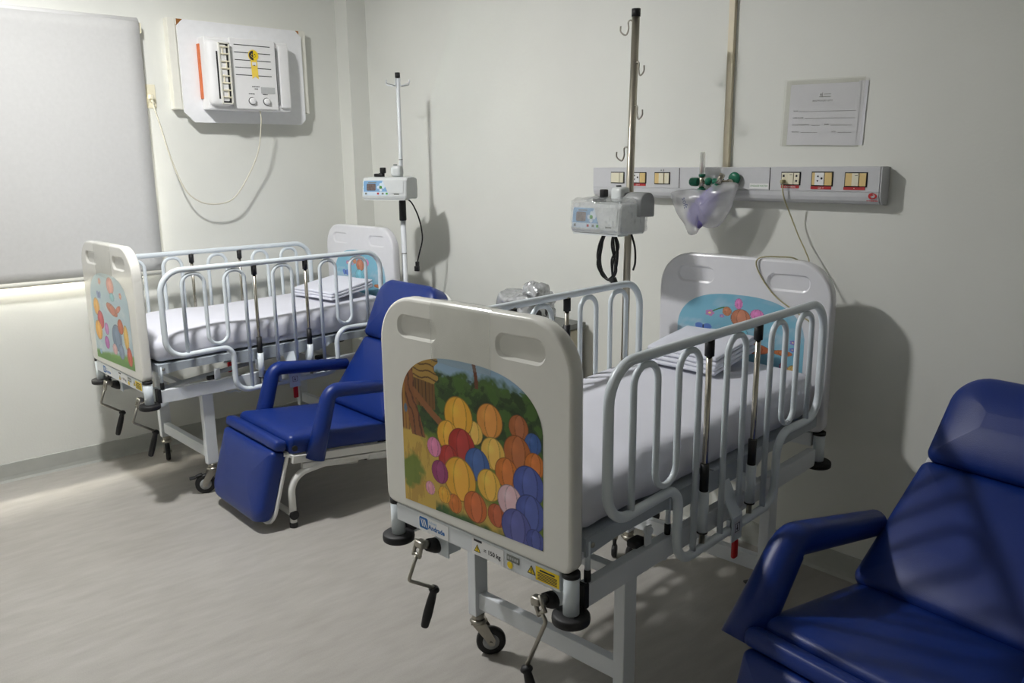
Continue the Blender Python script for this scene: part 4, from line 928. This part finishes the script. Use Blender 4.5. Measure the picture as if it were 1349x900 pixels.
MB().lathe([(0.010, -0.008), (0.024, -0.006), (0.026, 0.0), (0.024, 0.006), (0.010, 0.008)], 0, 26, Matrix.Translation((-1.868, YB - 0.075, 1.530)) @ Matrix.Rotation(math.pi / 2, 4, 'X')).build('wall_coupler', M['teal'], fm, True)
MB().cyl((-1.876, oy - 0.030, 1.548), (-1.893, oy - 0.030, 1.512), 0.0115, seg=16).build('outlet_nipple', M['chrome'], fm, True)

bg = thing('bagged_oxygen_mask', 'lilac oxygen mask in a milky plastic bag hanging from the green flowmeter', 'mask', (-1.95, YB - 0.13, 1.29))
by = YB - 0.140
out = [(-1.905, 1.522), (-1.872, 1.518), (-1.806, 1.512), (-1.822, 1.462), (-1.836, 1.415), (-1.880, 1.352), (-1.930, 1.338), (-1.975, 1.342), (-1.990, 1.312), (-2.028, 1.308), (-2.055, 1.350), (-2.095, 1.395), (-2.125, 1.462), (-2.110, 1.478), (-2.020, 1.490), (-1.955, 1.486), (-1.925, 1.505)]
outp = [Vector(p) for p in [(x, z, 0) for x, z in out]]; outp = spline(outp + [outp[0]], 4)[:-1]
cx = sum(p.x for p in outp) / len(outp); cz = sum(p.y for p in outp) / len(outp)
for nm, sg in (('bag_front', -1), ('bag_back', 1)):
    vs = []; fs = []; nr = 9; n = len(outp)
    for r_ in range(nr + 1):
        t = r_ / nr
        for p in outp:
            x_ = cx + (p.x - cx) * (1 - t * 0.97); z_ = cz + (p.y - cz) * (1 - t * 0.97)
            bulge = 0.038 * math.sin(math.pi / 2 * min(1, t * 1.5)) * (0.9 + 0.3 * nz((x_ * 16, z_ * 16, 2 + sg)))
            crease = 0.010 * nz((x_ * 40 + z_ * 25, z_ * 14 - x_ * 12, 5 * sg)) * min(1, t * 3)
            vs.append((x_, by + sg * (bulge + crease) , z_))
    for r_ in range(nr):
        for k in range(n): fs.append((r_ * n + k, r_ * n + (k + 1) % n, (r_ + 1) * n + (k + 1) % n, (r_ + 1) * n + k))
    fs.append(list(range(nr * n, nr * n + n)))
    if nm == 'bag_front': b_ = MB().add(vs, fs, 0, True); 
    else: b_.add(vs, fs, 0, True)
b_.build('plastic_bag', M['bag'], bg, True)
d0 = V(-1.893, by, 1.500); d1 = V(-2.015, by, 1.352); ax = (d1 - d0); Lm = ax.length
ms = MB().tube([d0, d0 + ax * 0.12, d0 + ax * 0.3, d0 + ax * 0.55, d0 + ax * 0.8, d0 + ax * 0.95, d1], [0.014, 0.026, 0.040, 0.050, 0.050, 0.042, 0.018], 0, 20)
ms.v = [(x_, by + (y_ - by) * 0.42, z_) for x_, y_, z_ in ms.v]
ms.build('mask', M['purple'], bg, True, label='lilac mask body')
MB().cyl((-1.897, by, 1.512), (-1.910, by, 1.478), 0.014, seg=14).build('mask_connector', M['teal'], bg, True, label='dark green connector')
MB().text('soft', 0.030, Matrix.Translation((-2.033, by - 0.048, 1.455)) @ T_FRONT @ Matrix.Rotation(-1.25, 4, 'Z'), 0).build('bag_lettering', M['blued'], bg, True, label='dark blue lettering on the bag')

# ------------------------------------------------------------------ notice on the wall
pn = thing('wall_notice', 'white patient form in a clear plastic sleeve taped to the wall above the console', 'notice', (-1.555, YB, 1.645))
rotp = Matrix.Translation((-1.555, YB, 1.765)) @ Matrix.Rotation(0.028, 4, 'Y') @ Matrix.Translation((1.555, -YB, -1.765))
def flat(mb, x0, x1, z0, z1, d, mi=0, wav=0.0):
    vs = []; fs = []; nx_, nz_ = 10, 6
    for i in range(nx_ + 1):
        for k in range(nz_ + 1):
            x_ = x0 + (x1 - x0) * i / nx_; z_ = z0 + (z1 - z0) * k / nz_; vs.append((x_, YB - d - wav * abs(nz((x_ * 9, z_ * 9, 3))), z_))
    for i in range(nx_):
        for k in range(nz_): a = i * (nz_ + 1) + k; fs.append((a, a + nz_ + 1, a + nz_ + 2, a + 1))
    mb.add(vs, fs, mi, True, rotp)
m1 = MB(); flat(m1, -1.711, -1.412, 1.646, 1.882, 0.0012, 0, 0.0); flat(m1, -1.715, -1.405, 1.648, 1.886, 0.0075, 0, 0.0015); m1.build('clear_sleeve', M['sleeve'], pn, True)
m1 = MB(); flat(m1, -1.690, -1.420, 1.651, 1.868, 0.0045); m1.build('sheet', M['paper'], pn, True)
m1 = MB(); flat(m1, -1.430, -1.396, 1.652, 1.872, 0.0030); m1.build('sheet', M['paper'], pn, True)
tx = MB(); TP = lambda x, z: rotp @ Matrix.Translation((x, YB - 0.0052, z)) @ T_FRONT
tx.text('eJ', 0.016, TP(-1.572, 1.826), 0); tx.box((-1.543, YB - 0.0051, 1.831), (0.026, 0.0004, 0.0015), 1, T=rotp); tx.box((-1.552, YB - 0.0051, 1.822), (0.044, 0.0004, 0.0025), 1, T=rotp)
tx.text('IDENTIFICAÇÃO LEITO', 0.0075, TP(-1.560, 1.806), 0, 'CENTER')
for s_, x_, z_, x1 in (('NOME:', -1.672, 1.772, -1.430), ('NOME DA MÃE:', -1.672, 1.747, -1.430), ('DATA DE NASCIMENTO:', -1.672, 1.722, -1.562), ('IDADE:', -1.545, 1.722, -1.440), ('REGISTRO:', -1.672, 1.697, -1.570), ('LEITO:', -1.515, 1.697, -1.440)):
    tx.text(s_, 0.0062, TP(x_, z_), 0); wd = len(s_) * 0.0041; a = x_ + wd; tx.box(((a + x1) / 2, YB - 0.0051, z_ - 0.0006), (x1 - a, 0.0004, 0.0010), 0, T=rotp)
tx.build('form_text', [M['ink'], M['midgrey']], pn, True)

# ------------------------------------------------------------------ infusion pump (shared shape) and IV stands
def pump(name, label, pos, rz, wrapped):
    """pos = pole position at the pump, pump hangs in front of the pole"""
    P = thing(name, label, 'pump', pos, rz, 'infusion pumps on stands')
    W_, H_, D_ = 0.262, 0.112, 0.150; x0 = -0.158; fy = -0.168
    # body: side profile with slightly sloping front and top
    pr = [(fy, 0.004), (fy - 0.004, 0.018), (fy + 0.006, 0.104), (fy + 0.018, 0.116), (fy + 0.10, 0.120), (fy + 0.145, 0.110), (fy + 0.150, 0.060), (fy + 0.148, 0.008), (fy + 0.140, 0.0)]
    n = len(pr); xs = [x0, x0 + 0.006, x0 + W_ - 0.006, x0 + W_]; vs = []
    cyy = sum(p[0] for p in pr) / n; czz = sum(p[1] for p in pr) / n
    for i, x_ in enumerate(xs):
        k = 0.94 if i in (0, 3) else 1.0
        vs += [(x_, cyy + (a - cyy) * k, czz + (b - czz) * k) for a, b in pr]
    fs = [(i * n + k, i * n + (k + 1) % n, (i + 1) * n + (k + 1) % n, (i + 1) * n + k) for i in range(3) for k in range(n)] + [list(range(n)), list(range(3 * n, 4 * n))]
    body = MB().add(vs, fs, 0, False); body.box((x0 + W_ / 2, fy + 0.03, -0.001), (W_ - 0.02, 0.06, 0.006), 0)
    body.build('housing', M['pumpw'], P)
    # front panel: faces the sloping front; helper maps (u,v) to that slope
    def fp_(u, v, d=0.0012): return (x0 + u, fy - 0.004 + 0.010 * (v - 0.018) / 0.086 - d, v)
    pm = MB()
    pm.add([fp_(0.008, 0.022), fp_(0.158, 0.022), fp_(0.158, 0.036), fp_(0.150, 0.044), fp_(0.122, 0.101), fp_(0.008, 0.101)], [(0, 1, 2, 3, 4, 5)], 0)
    pm.add([fp_(0.008, 0.042, 0.0016), fp_(0.151, 0.042, 0.0016), fp_(0.138, 0.068, 0.0016), fp_(0.128, 0.058, 0.0016), fp_(0.112, 0.074, 0.0016), fp_(0.122, 0.100, 0.0016), fp_(0.014, 0.100, 0.0016), fp_(0.008, 0.094, 0.0016)], [list(range(8))], 1)
    pm.add([fp_(0.036, 0.089, 0.002), fp_(0.085, 0.089, 0.002), fp_(0.085, 0.093, 0.002), fp_(0.036, 0.093, 0.002)], [(0, 1, 2, 3)], 2)
    for dx, dz in ((-0.014, 0), (0.014, 0), (0, 0.014), (0, -0.014)):
        pm.add([fp_(0.112 + dx + 0.009 * math.cos(a * 0.6283), 0.066 + dz + 0.009 * math.sin(a * 0.6283), 0.0022) for a in range(10)], [list(range(10))], 0)
    for u, c in ((0.018, 2), (0.040, 0), (0.062, 0), (0.090, 3), (0.118, 2), (0.142, 4)): pm.add([fp_(u, 0.027, 0.0022), fp_(u + 0.012, 0.027, 0.0022), fp_(u + 0.012, 0.037, 0.0022), fp_(u, 0.037, 0.0022)], [(0, 1, 2, 3)], c)
    pm.build('control_panel', [M['pumpl'], M['pumpb'], M['midgrey'], M['redlab'], M['green']], P)
    sc = MB(); sc.add([fp_(a, b, 0.0026) for a, b in rr_loop(0.028, 0.082, 0.048, 0.085, 0.006, 0.006, 4)], [list(range(20))], 0); sc.build('screen', M['screen'], P)
    MB().lathe([(0.008, 0), (0.008, 0.002), (0.001, 0.003)], 0, 14, Matrix.Translation(fp_(0.112, 0.066, 0.0024)) @ Matrix.Rotation(math.pi / 2, 4, 'X')).build('button', M['green'], P, label='green start button')
    dr = MB(); dr.add([fp_(a, b, 0.0030) for a, b in ((0.168, 0.034), (0.246, 0.034), (0.246, 0.104), (0.140, 0.104))], [(0, 1, 2, 3)], 0); dr.box((x0 + 0.205, fy - 0.003, 0.029), (0.03, 0.002, 0.006), 1); dr.build('pump_door', [M['pumpw'], M['midgrey']], P)
    # rear clamp to the pole and round module above
    MB().rbox((0.060, 0.064, 0.062), 0.018, (2, 2, 2), Tm((0.0, -0.052, 0.150))).build('pole_clamp', M['pumpw'], P)
    MB().cyl((-0.090, -0.06, 0.118), (-0.090, -0.06, 0.140), 0.016, seg=14).rbox((0.030, 0.024, 0.032), 0.005, (1, 1, 1), Tm((-0.082, -0.06, 0.154))).rbox((0.05, 0.03, 0.018), 0.006, (1, 1, 1), Tm((-0.108, -0.06, 0.128))).build('clamp_knob', M['blackgl'], P)
    MB().lathe([(0.006, 0.0), (0.012, 0.003), (0.010, 0.006)], 0, 12, Tm((-0.008, -0.055, 0.180))).build('clamp_screw', M['black'], P)
    if wrapped:   # rounded module standing behind at right, and crumpled clear wrap over everything
        MB().slab(lambda ins: rr_loop(-0.038, 0.045, 0.0, 0.094, 0.036, 0.006, 6, ins), [(0.004, 0), (0, 0.004), (0, 0.10), (0.004, 0.105)], Tm((0.125, -0.035, 0.066), math.pi / 2) ).build('side_module', M['grey'], P)
        vs = MB().rbox((0.274, 0.162, 0.120), 0.014, (40, 20, 14), Tm((x0 + W_ / 2 + 0.004, fy + 0.073, 0.064)), 0, lambda p: V(0.003 * nz(p * 60), 0.004 * nz(p * 50 + V(3, 1, 2)), (0.010 * nz(p * 40) + 0.010 + max(0, p.y) * 0.12) * (1 if p.z > 0 else 0.1)))
        vs.build('plastic_wrap', M['wrap'], P)
    return P

def hook_wire(p, d, L=0.045, h=0.05, r=0.0026):
    """S-shaped hook leaving the pole at p in horizontal direction d"""
    d = Vector(d).normalized(); q = [p, p + d * 0.010 + V(0, 0, 0.004), p + d * 0.018 + V(0, 0, -0.004), p + d * 0.016 + V(0, 0, -h * 0.55), p + d * 0.024 + V(0, 0, -h), p + d * 0.036 + V(0, 0, -h), p + d * (L) + V(0, 0, -h * 0.72), p + d * (L) + V(0, 0, -h * 0.30)]
    return MB().tube(spline(q, 5), r, 0, 8)

def stand_base(P, n=5, R_=0.25, rot=0.3, m='frame_w'):
    bs = MB().lathe([(0.030, 0.085), (0.034, 0.09), (0.030, 0.125), (0.018, 0.135)], 0, 18).build('base_hub', M[m], P)
    for k in range(n):
        a = rot + 2 * math.pi * k / n; e = V(R_ * math.cos(a), R_ * math.sin(a), 0)
        lg = MB().tube([V(0, 0, 0.105), V(e.x * 0.5, e.y * 0.5, 0.098), V(e.x, e.y, 0.075)], [0.015, 0.014, 0.011], 0, 10).build('base_leg', M[m], P)
        MB().lathe([(0.022, -0.010), (0.026, -0.008), (0.026, 0.008), (0.022, 0.010)], 0, 16, Matrix.Translation((e.x, e.y, 0.026)) @ Matrix.Rotation(a, 4, 'Z') @ Matrix.Rotation(math.pi / 2, 4, 'X')).cyl((e.x, e.y, 0.045), (e.x, e.y, 0.078), 0.008, seg=10).build('base_wheel', M['black'], lg)

# white stand behind the far bed
s1 = thing('drip_stand', 'white drip stand in the corner beside the head of the far bed', 'stand', (-3.890, 2.630, 0), 0, 'drip stands beside the bed heads')
stand_base(s1, 5, 0.20, 0.9)
MB().cyl((0, 0, 0.12), (0, 0, 1.30), 0.0150, seg=16).build('lower_tube', M['frame_w'], s1)
MB().cyl((0, 0, 1.28), (0, 0, 2.062), 0.0105, seg=14).build('upper_tube', M['frame_w'], s1)
MB().lathe([(0.017, 1.288), (0.020, 1.292), (0.0195, 1.395), (0.014, 1.405)], 0, 18, Tm((0, 0, 0))).build('height_grip', M['black'], s1, label='black height grip')
MB().cyl((0, 0, 2.055), (0, 0, 2.085), 0.014, seg=14).build('top_cap', M['black'], s1)
for a in (0.2, 1.77, 3.34, 4.91): hook_wire(V(0, 0, 2.052), (math.cos(a), math.sin(a), 0), 0.085, 0.035, 0.0028).build('hook', M['frame_w'], s1)
for z_ in (1.10, 1.56, 1.62): MB().lathe([(0.0108 if z_ > 1.3 else 0.0152, z_), (0.0112 if z_ > 1.3 else 0.0156, z_ + 0.003), (0.0108 if z_ > 1.3 else 0.0152, z_ + 0.006)], 0, 14, Tm((0, 0, 0))).build('tube_mark', M['grey'], s1)
p1 = pump('infusion_pump', 'white infusion pump with blue panel clamped to the white drip stand', (-3.890, 2.630, 1.412), 0.54, False)
MB().tube(spline([(0.045, -0.05, 0.004), (0.075, -0.03, -0.03), (0.105, -0.01, -0.12), (0.115, 0.0, -0.22), (0.095, 0.0, -0.30), (0.080, 0.0, -0.355)], 7), 0.0042, 0, 8).build('power_cord', M['blackgl'], p1, label='black power cord hanging down')
MB().rbox((0.020, 0.020, 0.030), 0.005, (1, 1, 1), Tm((0.079, 0, -0.368))).rbox((0.028, 0.022, 0.030), 0.004, (1, 1, 1), Tm((0.076, 0, -0.394))).build('plug', M['blackgl'], p1)

# chromed stand beside the near bed
s2 = thing('drip_stand', 'chromed drip stand with S hooks between console and near bed', 'stand', (-2.180, 2.560, 0), 0, 'drip stands beside the bed heads')
stand_base(s2, 5, 0.21, 0.25, 'zinc')
MB().tube([(-0.012, 0, 0.12), (0.0, 0, 1.2), (0.020, 0, 2.150)], 0.0150, 0, 18).build('tube', M['pole'], s2)
MB().cyl((0.0198, 0, 2.140), (0.0202, 0, 2.168), 0.0170, seg=16).build('top_cap', M['black'], s2)
for z_, sg in ((2.125, -1), (1.970, 1), (1.808, 1), (1.652, -1)):
    xx = 0.020 * (z_ - 1.2) / 0.95; hook_wire(V(xx + sg * 0.013, -0.004, z_), (sg, -0.25, 0), 0.050, 0.046, 0.0032).build('hook', M['zinc'], s2)
p2 = pump('infusion_pump', 'infusion pump wrapped in clear plastic on the chromed drip stand', (-2.176, 2.560, 1.322), -0.02, True)
cbm = MB(); rs2 = random.Random(4)
for k in range(6):
    j = lambda s_=0.008: rs2.uniform(-s_, s_)
    ring = [(-0.075 + j(), -0.05 + j(), 0.0), (-0.105 + j(), -0.055 + j(), -0.06), (-0.112 + j(), -0.05 + j(), -0.13 + j()), (-0.085 + j(), -0.045 + j(), -0.185 + j()), (-0.045 + j(), -0.04 + j(), -0.190 + j()), (-0.035 + j(0.015), -0.042 + j(), -0.13 + j(0.02)), (-0.030 + j(0.015), -0.045 + j(), -0.06), (-0.04 + j(), -0.05 + j(), -0.005)]
    cbm.tube(spline(ring, 6), 0.0042, 0, 8)
cbm.tube(spline([(0.012, 0.0, 0.0), (0.026, 0.01, -0.06), (0.030, 0.01, -0.12), (0.018, 0.012, -0.155)], 6), 0.0042, 0, 8)
cbm.rbox((0.026, 0.022, 0.040), 0.006, (1, 1, 1), Tm((-0.035, -0.042, -0.205), 0, 0, -0.5))
cbm.build('power_cord', M['blackgl'], p2, label='black power cord tied in loops under the pump')

# ------------------------------------------------------------------ bedside cabinet and wrapped bundle
cb = thing('bedside_cabinet', 'beige bedside cabinet with a steel top against the back wall', 'cabinet', (-2.93, 2.67, 0))
cx0, cx1, cy0, cy1 = -3.150, -2.712, 2.455, 2.885
MB().box(((cx0 + cx1) / 2, (cy0 + cy1) / 2, 0.43), (cx1 - cx0 - 0.02, cy1 - cy0 - 0.02, 0.74), bev=0.006).build('body', M['cab'], cb, True)
MB().box(((cx0 + cx1) / 2, (cy0 + cy1) / 2, 0.819), (cx1 - cx0, cy1 - cy0, 0.026), bev=0.004).build('top', M['steel'], cb, True)
dd = MB().box(((cx0 + cx1) / 2, cy0 + 0.004, 0.70), (cx1 - cx0 - 0.04, 0.016, 0.14), bev=0.003).build('drawer', M['cab'], cb, True)
MB().tube(fillet([(-2.98, cy0 - 0.004, 0.70), (-2.98, cy0 - 0.026, 0.70), (-2.88, cy0 - 0.026, 0.70), (-2.88, cy0 - 0.004, 0.70)], 0.008, 4), 0.005, 0, 8).build('handle', M['chrome'], dd, True)
d2 = MB().box(((cx0 + cx1) / 2, cy0 + 0.004, 0.345), (cx1 - cx0 - 0.04, 0.016, 0.53), bev=0.003).build('door', M['cab'], cb, True)
MB().tube(fillet([(-2.76, cy0 - 0.004, 0.50), (-2.76, cy0 - 0.026, 0.50), (-2.76, cy0 - 0.026, 0.40), (-2.76, cy0 - 0.004, 0.40)], 0.008, 4), 0.005, 0, 8).build('handle', M['chrome'], d2, True)
for xx in (cx0 + 0.04, cx1 - 0.04):
    for yy in (cy0 + 0.04, cy1 - 0.04): MB().cyl((xx, yy, 0), (xx, yy, 0.065), 0.014, seg=12).build('foot', M['black'], cb, True)
bn = thing('wrapped_bundle', 'silvery plastic wrapped device lying on the bedside cabinet', 'bundle', (-2.90, 2.62, 0.832))
MB().rbox((0.17, 0.15, 0.10), 0.03, (4, 4, 3), Tm((-2.86, 2.655, 0.884))).build('device', M['steel'], bn, True)
MB().cyl((-2.745, 2.62, 0.905), (-2.765, 2.62, 0.905), 0.035, seg=20).build('device_dial', M['blackgl'], bn, True)
MB().rbox((0.255, 0.20, 0.150), 0.04, (44, 32, 24), Tm((-2.875, 2.635, 0.912)), 0, lambda p: V(0.008 * nz(p * 24) + 0.005 * nz(p * 70), 0.008 * nz(p * 26 + V(2, 0, 1)) + 0.005 * nz(p * 75), 0.030 * nz(p * 15 + V(0, 3, 0)) + 0.006 * abs(nz(p * 60)) if p.z > -0.02 else 0)).build('plastic_wrap', M['foil'], bn, True)
MB().rbox((0.120, 0.10, 0.075), 0.03, (26, 22, 18), Tm((-2.80, 2.63, 1.005)), 0, lambda p: V(0.008 * nz(p * 30) + 0.005 * nz(p * 80), 0.010 * nz(p * 30 + V(2, 0, 1)), 0.022 * nz(p * 22 + V(0, 3, 0)) + 0.006 * nz(p * 80))).build('wrap_tail', M['foil'], bn, True)
